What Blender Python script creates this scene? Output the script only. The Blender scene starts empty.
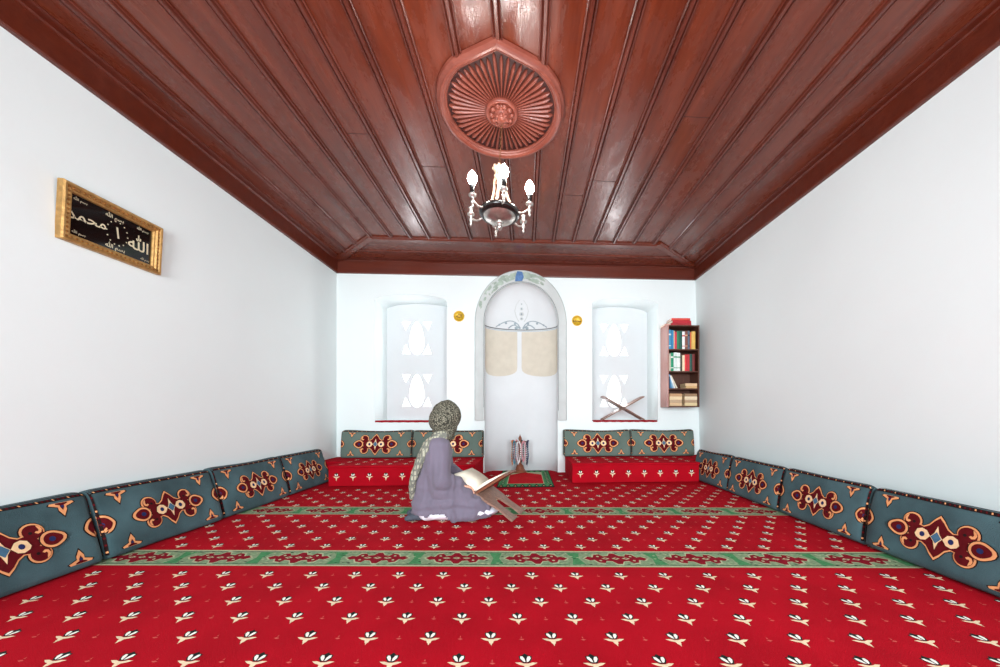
import bpy, bmesh, math, random
from mathutils import Vector, Matrix, noise
from mathutils.geometry import tessellate_polygon

scene = bpy.context.scene
COL = scene.collection
PI = math.pi
rnd = random.Random(7)

# ------------------------------------------------------------------ camera
cam_d = bpy.data.cameras.new('camera')
cam_d.sensor_width = 36.0
cam_d.lens = 12.24
cam_d.shift_x = -0.042
cam_d.shift_y = 0.0785
cam_d.clip_start = 0.02
cam = bpy.data.objects.new('camera', cam_d)
COL.objects.link(cam)
cam.location = (0, 0, 0.8)
cam.rotation_euler = (PI / 2, 0, -0.05)
scene.camera = cam

# ------------------------------------------------------------------ world and lights
world = bpy.data.worlds.new('daylight')
scene.world = world
world.use_nodes = True
bg = world.node_tree.nodes['Background']
bg.inputs[0].default_value = (0.93, 0.97, 1.0, 1)
bg.inputs[1].default_value = 1.6


def area(name, loc, rot, sx, sy, power, color, spread=180):
    l = bpy.data.lights.new(name, 'AREA')
    l.shape = 'RECTANGLE'
    l.size, l.size_y = sx, sy
    l.energy = power
    l.spread = math.radians(spread)
    l.color = color
    o = bpy.data.objects.new(name, l)
    COL.objects.link(o)
    o.location = loc
    o.rotation_euler = rot
    return o


# daylight through the two tall windows of the wall behind the photographer
area('window_daylight', (-1.15, -1.62, 1.35), (PI / 2, 0, 0), 1.2, 1.7, 84, (0.91, 0.967, 1.0), 126)
area('window_daylight', (1.1, -1.62, 1.35), (PI / 2, 0, 0), 1.2, 1.7, 84, (0.91, 0.967, 1.0), 126)
# daylight through the two pierced screens of the far wall
area('screen_daylight', (-1.53, 5.05, 1.45), (-PI / 2, 0, 0), 0.8, 1.5, 42, (0.97, 0.98, 1.0))
area('screen_daylight', (1.33, 5.05, 1.45), (-PI / 2, 0, 0), 0.8, 1.5, 42, (0.97, 0.98, 1.0))

scene.view_settings.view_transform = 'Standard'
scene.view_settings.look = 'None'
scene.view_settings.gamma = 1.0
scene.view_settings.use_curve_mapping = False
scene.view_settings.exposure = 0.17
scene.cycles.max_bounces = 10
scene.cycles.diffuse_bounces = 6
scene.cycles.glossy_bounces = 4
scene.cycles.use_denoising = True


# ------------------------------------------------------------------ materials
def s2l(c):
    return tuple(((v / 255.0) / 12.92 if v / 255.0 <= 0.04045 else ((v / 255.0 + 0.055) / 1.055) ** 2.4) for v in c)


def mat(name, rgb, rough=0.7, metal=0.0, spec=0.5, vary=0.12, vscale=9.0, bump=0.0, bscale=60.0, emit=None, estr=0.0,
        coord='Object', stretch=(1, 1, 1), sheen=0.0, trans=0.0, coat=0.0):
    """procedural principled material: sRGB base colour, broken up by noise"""
    m = bpy.data.materials.new(name)
    m.use_nodes = True
    nt = m.node_tree
    p = nt.nodes['Principled BSDF']
    c = s2l(rgb)
    tc = nt.nodes.new('ShaderNodeTexCoord')
    mp = nt.nodes.new('ShaderNodeMapping')
    mp.inputs['Scale'].default_value = stretch
    nt.links.new(tc.outputs[coord], mp.inputs[0])
    n = nt.nodes.new('ShaderNodeTexNoise')
    n.inputs['Scale'].default_value = vscale
    n.inputs['Detail'].default_value = 5
    nt.links.new(mp.outputs[0], n.inputs['Vector'])
    r = nt.nodes.new('ShaderNodeValToRGB')
    r.color_ramp.elements[0].position = 0.3
    r.color_ramp.elements[1].position = 0.7
    r.color_ramp.elements[0].color = tuple(v * (1 - vary) for v in c) + (1,)
    r.color_ramp.elements[1].color = tuple(min(1, v * (1 + vary)) for v in c) + (1,)
    nt.links.new(n.outputs[0], r.inputs[0])
    nt.links.new(r.outputs[0], p.inputs['Base Color'])
    p.inputs['Roughness'].default_value = rough
    p.inputs['Metallic'].default_value = metal
    p.inputs['Specular IOR Level'].default_value = spec
    if sheen:
        p.inputs['Sheen Weight'].default_value = sheen
    if trans:
        p.inputs['Transmission Weight'].default_value = trans
    if coat:
        p.inputs['Coat Weight'].default_value = coat
    if emit:
        p.inputs['Emission Color'].default_value = s2l(emit) + (1,)
        p.inputs['Emission Strength'].default_value = estr
    if bump:
        n2 = nt.nodes.new('ShaderNodeTexNoise')
        n2.inputs['Scale'].default_value = bscale
        n2.inputs['Detail'].default_value = 6
        nt.links.new(mp.outputs[0], n2.inputs['Vector'])
        b = nt.nodes.new('ShaderNodeBump')
        b.inputs['Strength'].default_value = bump
        b.inputs['Distance'].default_value = 0.01
        nt.links.new(n2.outputs[0], b.inputs['Height'])
        nt.links.new(b.outputs[0], p.inputs['Normal'])
    return m


def paint_wood(name, rgb, rgb2, along='Y', rough_lo=0.16, rough_hi=0.42):
    """old gloss paint on boards: grain along the board, worn patches, uneven sheen"""
    m = bpy.data.materials.new(name)
    m.use_nodes = True
    nt = m.node_tree
    p = nt.nodes['Principled BSDF']
    tc = nt.nodes.new('ShaderNodeTexCoord')
    mp = nt.nodes.new('ShaderNodeMapping')
    mp.inputs['Scale'].default_value = (9, 0.8, 9) if along == 'Y' else (0.8, 9, 9)
    nt.links.new(tc.outputs['Object'], mp.inputs[0])
    n = nt.nodes.new('ShaderNodeTexNoise')
    n.inputs['Scale'].default_value = 2.2
    n.inputs['Detail'].default_value = 8
    n.inputs['Roughness'].default_value = 0.65
    nt.links.new(mp.outputs[0], n.inputs['Vector'])
    r = nt.nodes.new('ShaderNodeValToRGB')
    r.color_ramp.elements[0].position = 0.3
    r.color_ramp.elements[1].position = 0.75
    r.color_ramp.elements[0].color = s2l(rgb) + (1,)
    r.color_ramp.elements[1].color = s2l(rgb2) + (1,)
    nt.links.new(n.outputs[0], r.inputs[0])
    nt.links.new(r.outputs[0], p.inputs['Base Color'])
    n3 = nt.nodes.new('ShaderNodeTexNoise')
    n3.inputs['Scale'].default_value = 3.6
    n3.inputs['Detail'].default_value = 7
    n3.inputs['Roughness'].default_value = 0.7
    mp3 = nt.nodes.new('ShaderNodeMapping')
    mp3.inputs['Scale'].default_value = (1.6, 0.6, 1.6) if along == 'Y' else (0.6, 1.6, 1.6)
    nt.links.new(tc.outputs['Object'], mp3.inputs[0])
    nt.links.new(mp3.outputs[0], n3.inputs['Vector'])
    rr = nt.nodes.new('ShaderNodeMapRange')
    rr.inputs['From Min'].default_value = 0.35
    rr.inputs['From Max'].default_value = 0.65
    rr.inputs['To Min'].default_value = rough_lo
    rr.inputs['To Max'].default_value = rough_hi
    nt.links.new(n3.outputs[0], rr.inputs[0])
    nt.links.new(rr.outputs[0], p.inputs['Roughness'])
    p.inputs['Specular IOR Level'].default_value = 0.5
    b = nt.nodes.new('ShaderNodeBump')
    b.inputs['Strength'].default_value = 0.25
    b.inputs['Distance'].default_value = 0.01
    nt.links.new(n.outputs[0], b.inputs['Height'])
    nt.links.new(b.outputs[0], p.inputs['Normal'])
    return m


M = {}
M['wall'] = mat('white_plaster', (230, 240, 240), 0.9, spec=0.2, vary=0.015, vscale=1.3, bump=0.12, bscale=14)
M['niche'] = mat('pale_grey_plaster', (214, 220, 222), 0.85, spec=0.2, vary=0.03, vscale=3, bump=0.1, bscale=20)
M['band'] = mat('grey_painted_plaster', (196, 203, 202), 0.85, spec=0.2, vary=0.06, vscale=5, bump=0.15, bscale=25)
M['ceil'] = paint_wood('red_brown_gloss_paint', (90, 36, 21), (122, 55, 33), 'Y', 0.09, 0.45)
M['ceil_x'] = paint_wood('red_brown_gloss_paint_across', (88, 35, 22), (118, 53, 34), 'X')
M['batten'] = paint_wood('red_brown_batten_paint', (78, 33, 24), (118, 58, 44))
M['cornice'] = paint_wood('red_brown_cornice_paint', (82, 29, 16), (102, 40, 22), 'X', 0.3, 0.5)
M['carving'] = paint_wood('red_brown_carving_paint', (112, 52, 40), (144, 78, 62), 'X', 0.25, 0.45)
M['carving_dark'] = mat('carving_recess_dark', (58, 22, 18), 0.6)  # darker tone for the disc behind the flutes and the board joints
M['carpet'] = mat('red_carpet_pile', (170, 12, 30), 0.95, spec=0.08, vary=0.14, vscale=3.5, bump=0.5, bscale=320)
M['rugred'] = mat('red_rug_pile', (190, 22, 34), 0.95, spec=0.1, vary=0.1, vscale=6, bump=0.5, bscale=300)
M['runner'] = mat('dark_red_runner_pile', (150, 22, 36), 0.95, spec=0.1, vary=0.1, vscale=6, bump=0.5, bscale=300)
M['cream'] = mat('cream_yarn', (226, 205, 172), 0.95, spec=0.1, vary=0.1, vscale=60)
M['white_yarn'] = mat('white_yarn', (236, 232, 222), 0.95, spec=0.1, vary=0.06, vscale=60)
M['dark_yarn'] = mat('dark_green_yarn', (30, 38, 36), 0.95, spec=0.1, vary=0.2, vscale=60)
M['faint_yarn'] = mat('dusty_red_yarn', (196, 84, 78), 0.95, spec=0.1, vary=0.1, vscale=60)
M['green'] = mat('sage_green_yarn', (128, 152, 118), 0.95, spec=0.1, vary=0.28, vscale=55, bump=0.4, bscale=300)
M['green2'] = mat('leaf_green_yarn', (72, 134, 88), 0.95, spec=0.1, vary=0.2, vscale=45)
M['maroon_yarn'] = mat('maroon_yarn', (128, 18, 34), 0.95, spec=0.1, vary=0.2, vscale=40)
M['edge_yarn'] = mat('pale_green_yarn', (172, 180, 146), 0.95, spec=0.1, vary=0.2, vscale=70)
M['cush'] = mat('blue_grey_kilim', (66, 93, 99), 0.95, spec=0.12, vary=0.38, vscale=4, bump=0.45, bscale=240, sheen=0.1)
M['cush_back'] = mat('green_grey_kilim', (98, 116, 108), 0.95, spec=0.12, vary=0.12, vscale=5, bump=0.45, bscale=240, sheen=0.1)
M['c_tan'] = mat('tan_motif_yarn', (232, 164, 112), 0.95, spec=0.1, vary=0.1, vscale=40)
M['c_maroon'] = mat('maroon_motif_yarn', (92, 18, 24), 0.95, spec=0.1, vary=0.15, vscale=40)
M['c_navy'] = mat('navy_motif_yarn', (40, 48, 92), 0.95, spec=0.1, vary=0.15, vscale=40)
M['c_blue'] = mat('blue_motif_yarn', (70, 108, 136), 0.95, spec=0.1, vary=0.15, vscale=40)
M['c_dark'] = mat('black_brown_yarn', (38, 26, 26), 0.95, spec=0.1, vary=0.15, vscale=40)
M['c_cream'] = mat('cream_motif_yarn', (240, 206, 160), 0.95, spec=0.1, vary=0.1, vscale=40)
M['tan'] = mat('faded_tan_wall_paint', (204, 199, 184), 0.9, spec=0.15, vary=0.05, vscale=9)
M['ink'] = mat('grey_blue_wall_paint', (150, 165, 172), 0.9, spec=0.15, vary=0.1)
M['inkdark'] = mat('dark_line_wall_paint', (120, 126, 128), 0.9, spec=0.15, vary=0.1)
M['marble_green'] = mat('green_marbled_paint', (158, 174, 162), 0.85, spec=0.2, vary=0.25, vscale=14)
M['marble_blue'] = mat('blue_marbled_paint', (88, 122, 168), 0.85, spec=0.2, vary=0.25, vscale=30)
M['gold'] = mat('gilded_wood', (182, 142, 84), 0.42, metal=0.55, vary=0.25, vscale=40, bump=0.3, bscale=80)
M['gold_d'] = mat('dark_gilding', (150, 100, 44), 0.45, metal=0.6, vary=0.25, vscale=40)
M['black_glass'] = mat('black_glazed_print', (10, 12, 12), 0.06, spec=0.7, vary=0.1)
M['silver_ink'] = mat('silver_lettering', (222, 214, 182), 0.5, metal=0.2, vary=0.1)
M['yellow'] = mat('yellow_brass', (228, 186, 56), 0.4, metal=0.2, vary=0.2, vscale=60, bump=0.3, bscale=120)
M['yellow_d'] = mat('dark_brass_relief', (98, 70, 18), 0.5, metal=0.2, vary=0.2)
M['steel'] = mat('worn_silver_plate', (190, 184, 178), 0.28, metal=0.9, vary=0.2, vscale=40)
M['black_metal'] = mat('black_lacquer', (24, 22, 22), 0.22, spec=0.6, vary=0.2)
M['ivory'] = mat('ivory_painted_metal', (168, 140, 120), 0.35, spec=0.5, vary=0.1, vscale=30)
M['brass'] = mat('dull_brass', (134, 96, 66), 0.35, metal=0.85, vary=0.2)
M['bulb'] = mat('glowing_bulb_glass', (255, 255, 255), 0.3, emit=(255, 250, 244), estr=140)
M['wood'] = mat('brown_varnished_wood', (120, 68, 44), 0.45, vary=0.25, vscale=6, stretch=(2, 14, 14), bump=0.1, bscale=40)
M['wood_grey'] = mat('worn_grey_brown_wood', (132, 102, 88), 0.55, vary=0.25, vscale=6, stretch=(2, 14, 14), bump=0.15, bscale=40)
M['wood_dark'] = mat('dark_walnut_wood', (84, 48, 34), 0.45, vary=0.25, vscale=6, stretch=(14, 14, 2))
M['shelf_side'] = mat('pinkish_varnished_board', (176, 128, 118), 0.4, vary=0.12, vscale=5, stretch=(8, 8, 1))
M['page'] = mat('cream_pages', (238, 232, 214), 0.85, spec=0.1, vary=0.03, vscale=30)
M['page_old'] = mat('yellowed_pages', (214, 190, 152), 0.85, spec=0.1, vary=0.1, vscale=60, stretch=(1, 1, 8))
M['print'] = mat('grey_print', (120, 116, 108), 0.9, vary=0.1)
M['robe'] = mat('lavender_grey_cloth', (110, 104, 119), 0.9, spec=0.1, vary=0.06, vscale=7, bump=0.25, bscale=200, sheen=0.15)
M['underskirt'] = mat('white_cotton', (226, 228, 238), 0.9, spec=0.1, vary=0.03, bump=0.15, bscale=60)
M['sock'] = mat('dark_slate_knit', (78, 84, 94), 0.95, spec=0.1, vary=0.2, vscale=40, bump=0.3, bscale=200)
M['skin'] = mat('skin', (214, 164, 140), 0.5, spec=0.35, vary=0.05, vscale=12)
M['lip'] = mat('lips', (176, 104, 96), 0.5, vary=0.05)
M['eye'] = mat('eye_white', (236, 234, 230), 0.3, vary=0.02)
M['iris'] = mat('brown_iris', (60, 40, 28), 0.3, vary=0.05)
M['outside'] = mat('pale_ground', (214, 216, 212), 0.9, vary=0.05)


def scarf_mat(name, dark, light, scale, stretch, mix=0.5):
    m = bpy.data.materials.new(name)
    m.use_nodes = True
    nt = m.node_tree
    p = nt.nodes['Principled BSDF']
    tc = nt.nodes.new('ShaderNodeTexCoord')
    mp = nt.nodes.new('ShaderNodeMapping')
    mp.inputs['Scale'].default_value = stretch
    nt.links.new(tc.outputs['Object'], mp.inputs[0])
    v = nt.nodes.new('ShaderNodeTexVoronoi')
    v.inputs['Scale'].default_value = scale
    v.distance = 'CHEBYCHEV'
    v.inputs['Randomness'].default_value = 0.4
    nt.links.new(mp.outputs[0], v.inputs['Vector'])
    r = nt.nodes.new('ShaderNodeValToRGB')
    r.color_ramp.elements[0].position = mix - 0.08
    r.color_ramp.elements[1].position = mix + 0.08
    r.color_ramp.elements[0].color = s2l(light) + (1,)
    r.color_ramp.elements[1].color = s2l(dark) + (1,)
    nt.links.new(v.outputs['Distance'], r.inputs[0])
    nt.links.new(r.outputs[0], p.inputs['Base Color'])
    p.inputs['Roughness'].default_value = 0.9
    p.inputs['Specular IOR Level'].default_value = 0.15
    b = nt.nodes.new('ShaderNodeBump')
    b.inputs['Strength'].default_value = 0.2
    b.inputs['Distance'].default_value = 0.01
    nt.links.new(v.outputs['Distance'], b.inputs['Height'])
    nt.links.new(b.outputs[0], p.inputs['Normal'])
    return m


M['scarf'] = scarf_mat('olive_black_checked_cloth', (54, 54, 47), (150, 147, 130), 105, (1, 1, 1), 0.31)
M['scarf_tail'] = scarf_mat('pale_olive_patterned_cloth', (112, 114, 106), (172, 171, 152), 50, (1, 1, 0.5), 0.34)


def screen_mat():
    m = mat('thin_white_plaster_screen', (212, 217, 219), 0.9, spec=0.2, vary=0.015, vscale=2, bump=0.1, bscale=20)
    nt = m.node_tree
    out = nt.nodes['Material Output']
    tr = nt.nodes.new('ShaderNodeBsdfTranslucent')
    tr.inputs[0].default_value = (.93, .96, 1, 1)
    mx = nt.nodes.new('ShaderNodeMixShader')
    mx.inputs[0].default_value = 0.003
    nt.links.new(nt.nodes['Principled BSDF'].outputs[0], mx.inputs[1])
    nt.links.new(tr.outputs[0], mx.inputs[2])
    nt.links.new(mx.outputs[0], out.inputs[0])
    return m


M['screen'] = screen_mat()


# ------------------------------------------------------------------ mesh helpers
class MB:
    """collects shapes, then builds them as ONE mesh object"""

    def __init__(self):
        self.v, self.f, self.mi, self.mats, self.sm = [], [], [], [], []

    def m(self, key):
        if key not in self.mats:
            self.mats.append(key)
        return self.mats.index(key)

    def add(self, vs, fs, key, T=None, smooth=False):
        o = len(self.v)
        for p in vs:
            p = Vector(p)
            self.v.append(T @ p if T is not None else p)
        k = self.m(key)
        for f in fs:
            self.f.append([o + i for i in f])
            self.mi.append(k)
            self.sm.append(smooth)

    def box(self, x0, x1, y0, y1, z0, z1, key, T=None):
        vs = [(x0, y0, z0), (x1, y0, z0), (x1, y1, z0), (x0, y1, z0), (x0, y0, z1), (x1, y0, z1), (x1, y1, z1), (x0, y1, z1)]
        fs = [(0, 3, 2, 1), (4, 5, 6, 7), (0, 1, 5, 4), (1, 2, 6, 5), (2, 3, 7, 6), (3, 0, 4, 7)]
        self.add(vs, fs, key, T)

    def bbox(self, x0, x1, y0, y1, z0, z1, key, r=0.006, T=None, seg=2):
        bm = bmesh.new()
        bmesh.ops.create_cube(bm, size=1)
        for v in bm.verts:
            v.co = Vector(((x0 + x1) / 2 + v.co.x * (x1 - x0), (y0 + y1) / 2 + v.co.y * (y1 - y0), (z0 + z1) / 2 + v.co.z * (z1 - z0)))
        bmesh.ops.bevel(bm, geom=bm.edges[:], offset=r, segments=seg, affect='EDGES', profile=0.5)
        self.bm(bm, key, T, False)

    def bm(self, bm, key, T=None, smooth=True):
        bm.verts.index_update()
        self.add([v.co.copy() for v in bm.verts], [[v.index for v in f.verts] for f in bm.faces], key, T, smooth)
        bm.free()

    def ball(self, c, r, key, sub=2, T=None):
        bm = bmesh.new()
        bmesh.ops.create_icosphere(bm, subdivisions=sub, radius=1)
        rr = r if hasattr(r, '__len__') else (r, r, r)
        for v in bm.verts:
            v.co = Vector((c[0] + v.co.x * rr[0], c[1] + v.co.y * rr[1], c[2] + v.co.z * rr[2]))
        self.bm(bm, key, T)

    def lathe(self, prof, key, n=24, T=None, smooth=True):
        vs, fs = [], []
        for (r, z) in prof:
            for k in range(n):
                a = 2 * PI * k / n
                vs.append((r * math.cos(a), r * math.sin(a), z))
        for i in range(len(prof) - 1):
            for k in range(n):
                k2 = (k + 1) % n
                fs.append((i * n + k, i * n + k2, (i + 1) * n + k2, (i + 1) * n + k))
        self.add(vs, fs, key, T, smooth)

    def tube(self, pts, rad, key, n=8, T=None, caps=True):
        pts = [Vector(p) for p in pts]
        vs, fs = [], []
        up0 = None
        for i, p in enumerate(pts):
            d = (pts[min(i + 1, len(pts) - 1)] - pts[max(i - 1, 0)]).normalized()
            if up0 is None:
                up0 = Vector((0, 0, 1)) if abs(d.z) < 0.9 else Vector((1, 0, 0))
            a = d.cross(up0).normalized()
            b = a.cross(d).normalized()
            up0 = b
            r = rad[i] if hasattr(rad, '__len__') else rad
            for k in range(n):
                t = 2 * PI * k / n
                vs.append(p + a * math.cos(t) * r + b * math.sin(t) * r)
        for i in range(len(pts) - 1):
            for k in range(n):
                k2 = (k + 1) % n
                fs.append((i * n + k, i * n + k2, (i + 1) * n + k2, (i + 1) * n + k))
        if caps:
            fs.append(tuple(range(n - 1, -1, -1)))
            fs.append(tuple((len(pts) - 1) * n + k for k in range(n)))
        self.add(vs, fs, key, T, True)

    def prism(self, poly, y0, y1, key, T=None):
        """polygon in x-z extruded along y"""
        n = len(poly)
        vs = [(p[0], y0, p[1]) for p in poly] + [(p[0], y1, p[1]) for p in poly]
        fs = [tuple(range(n)), tuple(range(2 * n - 1, n - 1, -1))]
        for i in range(n):
            j = (i + 1) % n
            fs.append((i, i + n, j + n, j))
        self.add(vs, fs, key, T)

    def drape(self, poly, fn, key, maxe=0.05):
        """flat polygon (u,v) laid over a surface fn(u,v)"""
        tris = tessellate_polygon([[Vector((p[0], p[1], 0)) for p in poly]])
        work = [tuple((poly[i][0], poly[i][1]) for i in t) for t in tris]
        out = []
        while work:
            t = work.pop()
            e = [((t[i][0] - t[(i + 1) % 3][0]) ** 2 + (t[i][1] - t[(i + 1) % 3][1]) ** 2) for i in range(3)]
            k = max(range(3), key=lambda i: e[i])
            if e[k] > maxe * maxe:
                a, b, c = t[k], t[(k + 1) % 3], t[(k + 2) % 3]
                mm = ((a[0] + b[0]) / 2, (a[1] + b[1]) / 2)
                work += [(a, mm, c), (mm, b, c)]
            else:
                out.append(t)
        vs, fs, idx = [], [], {}
        for t in out:
            f = []
            for p in t:
                q = (round(p[0], 6), round(p[1], 6))
                if q not in idx:
                    idx[q] = len(vs)
                    vs.append(fn(p[0], p[1]))
                f.append(idx[q])
            if len(set(f)) == 3:
                fs.append(f)
        self.add(vs, fs, key)

    def mesh(self, name):
        me = bpy.data.meshes.new(name)
        me.from_pydata([tuple(v) for v in self.v], [], self.f)
        for k in self.mats:
            me.materials.append(M[k])
        me.polygons.foreach_set('material_index', self.mi)
        me.polygons.foreach_set('use_smooth', self.sm)
        me.update()
        return me

    def build(self, name, parent=None, fixn=True):
        me = self.mesh(name)
        if fixn:
            b = bmesh.new()
            b.from_mesh(me)
            bmesh.ops.recalc_face_normals(b, faces=b.faces[:])
            b.to_mesh(me)
            b.free()
        o = bpy.data.objects.new(name, me)
        COL.objects.link(o)
        if parent is not None:
            o.parent = parent
        return o


def tag(o, label, cat, group=None):
    o['label'] = label
    o['category'] = cat
    if group:
        o['group'] = group
    return o


def structure(o, label=None):
    o['kind'] = 'structure'
    if label:
        o['label'] = label
    return o


def thing(name, label, cat, loc=(0, 0, 0), rotz=0.0, group=None):
    o = bpy.data.objects.new(name, None)
    o.empty_display_size = 0.1
    COL.objects.link(o)
    o.location = loc
    o.rotation_euler = (0, 0, rotz)
    return tag(o, label, cat, group)


def circle(cx, cy, r, n=20, r2=None):
    r2 = r2 or r
    return [(cx + r * math.cos(2 * PI * k / n), cy + r2 * math.sin(2 * PI * k / n)) for k in range(n)]


def plate(name, outer, holes, depth, key, T, parent=None):
    """flat plate with holes: polygon(s) in x-z, given thickness along +y"""
    cu = bpy.data.curves.new(name, 'CURVE')
    cu.dimensions = '2D'
    cu.fill_mode = 'BOTH'
    cu.extrude = depth / 2
    for poly in [outer] + holes:
        sp = cu.splines.new('POLY')
        sp.points.add(len(poly) - 1)
        for i, p in enumerate(poly):
            sp.points[i].co = (p[0], p[1], 0, 1)
        sp.use_cyclic_u = True
    tmp = bpy.data.objects.new(name, cu)
    COL.objects.link(tmp)
    bpy.context.view_layer.update()
    me = bpy.data.meshes.new_from_object(tmp.evaluated_get(bpy.context.evaluated_depsgraph_get()))
    bpy.data.objects.remove(tmp)
    bpy.data.curves.remove(cu)
    me.transform(T @ Matrix.Rotation(PI / 2, 4, 'X') @ Matrix.Translation((0, 0, -depth / 2)))
    me.materials.clear()
    me.materials.append(M[key])
    o = bpy.data.objects.new(name, me)
    COL.objects.link(o)
    if parent is not None:
        o.parent = parent
    return o


def text_mesh(body, size, mb, key, T, lift=0.0, weight=0.012):
    """lettering turned into mesh, added to mb; T maps text x-y (z up) to place"""
    cu = bpy.data.curves.new('lettering', 'FONT')
    cu.body = body
    cu.size = size
    cu.align_x = 'CENTER'
    cu.align_y = 'CENTER'
    cu.offset = weight * size
    cu.extrude = lift
    tmp = bpy.data.objects.new('lettering', cu)
    COL.objects.link(tmp)
    bpy.context.view_layer.update()
    me = bpy.data.meshes.new_from_object(tmp.evaluated_get(bpy.context.evaluated_depsgraph_get()))
    bpy.data.objects.remove(tmp)
    mb.add([v.co.copy() for v in me.vertices], [list(p.vertices) for p in me.polygons], key, T)
    bpy.data.meshes.remove(me)
    bpy.data.curves.remove(cu)


def remesh(mb, voxel, smooth=6, factor=0.5):
    """one continuous skin around the shapes in mb; returns vertex and face lists"""
    me = mb.mesh('blob')
    tmp = bpy.data.objects.new('blob', me)
    COL.objects.link(tmp)
    r = tmp.modifiers.new('r', 'REMESH')
    r.mode = 'VOXEL'
    r.voxel_size = voxel
    s = tmp.modifiers.new('s', 'SMOOTH')
    s.iterations = smooth
    s.factor = factor
    bpy.context.view_layer.update()
    out = bpy.data.meshes.new_from_object(tmp.evaluated_get(bpy.context.evaluated_depsgraph_get()))
    bpy.data.objects.remove(tmp)
    bpy.data.meshes.remove(me)
    return out


def chain(mb, pts, key='wall', step=0.35, sub=2):
    """tapered limb: points (x,y,z,r) or (x,y,z,rx,ry,rz)"""
    for i in range(len(pts) - 1):
        a, b = pts[i], pts[i + 1]
        d = (Vector(b[:3]) - Vector(a[:3])).length
        r = min(min(a[3:]), min(b[3:]))
        n = max(1, int(d / (r * step)))
        for k in range(n + 1):
            t = k / n
            q = [a[j] + (b[j] - a[j]) * t for j in range(len(a))]
            mb.ball(q[:3], q[3] if len(q) == 4 else q[3:], key, sub)


def mesh_obj(name, me, key, parent=None, smooth=True):
    me.materials.clear()
    me.materials.append(M[key])
    me.name = name
    for p in me.polygons:
        p.use_smooth = smooth
        p.material_index = 0
    o = bpy.data.objects.new(name, me)
    COL.objects.link(o)
    if parent is not None:
        o.parent = parent
    return o


# ------------------------------------------------------------------ the room
XL, XR, YB, YF, ZC = -2.42, 2.30, 4.50, -1.7, 2.755
XRB = 2.375                 # the plaster of this wall leans out a little towards the floor

mb = MB()
mb.box(XL - 0.3, XRB + 0.3, YF - 0.2, YB + 0.45, -0.12, -0.008, 'outside')
structure(mb.build('floor'))

mb = MB()
mb.box(XL - 0.25, XL, YF - 0.2, YB + 0.45, -0.12, ZC + 0.1, 'wall')
structure(mb.build('wall_left'))
mb = MB()
mb.add([(XRB, YF - 0.2, -0.12), (XRB + .3, YF - 0.2, -0.12), (XR + .3, YF - 0.2, ZC + .1), (XR, YF - 0.2, ZC + .1),
        (XRB, YB + .45, -0.12), (XRB + .3, YB + .45, -0.12), (XR + .3, YB + .45, ZC + .1), (XR, YB + .45, ZC + .1)],
       [(0, 1, 2, 3), (7, 6, 5, 4), (0, 4, 5, 1), (1, 5, 6, 2), (2, 6, 7, 3), (3, 7, 4, 0)], 'wall')
structure(mb.build('wall_right'))


def arch(x0, x1, z0, zs, rise, n=20, power=2.0):
    """opening outline: straight jambs up to zs, then a curved head"""
    cx, a = (x0 + x1) / 2, (x1 - x0) / 2
    p = [(x1, z0)]
    for k in range(n + 1):
        t = PI * k / n
        p.append((cx + a * math.cos(t), zs + rise * abs(math.sin(t)) ** (2 / power)))
    p.append((x0, z0))
    return p


WINS = [(-1.945, -1.02), (0.895, 1.79)]
NX0, NX1, NZS, NZT = -0.53, 0.435, 1.97, 2.50
outer = [(XL - 0.02, -0.12), (NX0, -0.12)] + list(reversed(arch(NX0, NX1, -0.12, NZS, NZT - NZS, 32)))[1:-1] + \
        [(NX1, -0.12), (XRB + 0.02, -0.12), (XRB + 0.02, ZC + 0.1), (XL - 0.02, ZC + 0.1)]
holes = [arch(a, b, 0.682, 2.24, 0.09) for a, b in WINS]
structure(plate('wall_back', outer, holes, 0.45, 'wall', Matrix.Translation((0, YB, 0))))

# wall behind the photographer, with two tall window openings
outer = [(XL - 0.02, -0.12), (XRB + 0.3, -0.12), (XRB + 0.3, ZC + 0.1), (XL - 0.02, ZC + 0.1)]
holes = [[(-1.75, 0.5), (-0.55, 0.5), (-0.55, 2.2), (-1.75, 2.2)], [(0.5, 0.5), (1.7, 0.5), (1.7, 2.2), (0.5, 2.2)]]
structure(plate('wall_front', outer, holes, 0.3, 'wall', Matrix.Translation((0, YF - 0.3, 0))))

# pierced white screens closing the two deep window recesses
for n, (a, b) in enumerate(WINS):
    cx = -1.528 if n == 0 else 1.295
    hs = []
    for zc in (1.845, 1.10):
        # tall pointed drop between four triangles
        drop = []
        for k in range(24):
            t = 2 * PI * k / 24
            drop.append((cx + 0.10 * math.sin(t) * (1 - 0.25 * math.cos(t)), zc + 0.235 * math.cos(t)))
        hs.append(drop)
        for sx in (-1, 1):
            for sz in (-1, 1):
                ox, oz = cx + sx * 0.145, zc + sz * 0.17
                hs.append([(ox - 0.062, oz - 0.055 if sz < 0 else oz + 0.062), (ox + 0.062, oz - 0.055 if sz < 0 else oz + 0.062),
                           (ox + sx * 0.012, oz + (0.085 if sz < 0 else -0.06))])
    w = plate('window_%d' % (n + 1), [(a - .03, 0.66), (b + .03, 0.66), (b + .03, 2.36), (a - .03, 2.36)], hs, 0.035, 'screen',
              Matrix.Translation((0, YB + 0.40, 0)))
    structure(w, 'white pierced window screen with drop-shaped and triangular openings')

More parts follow.
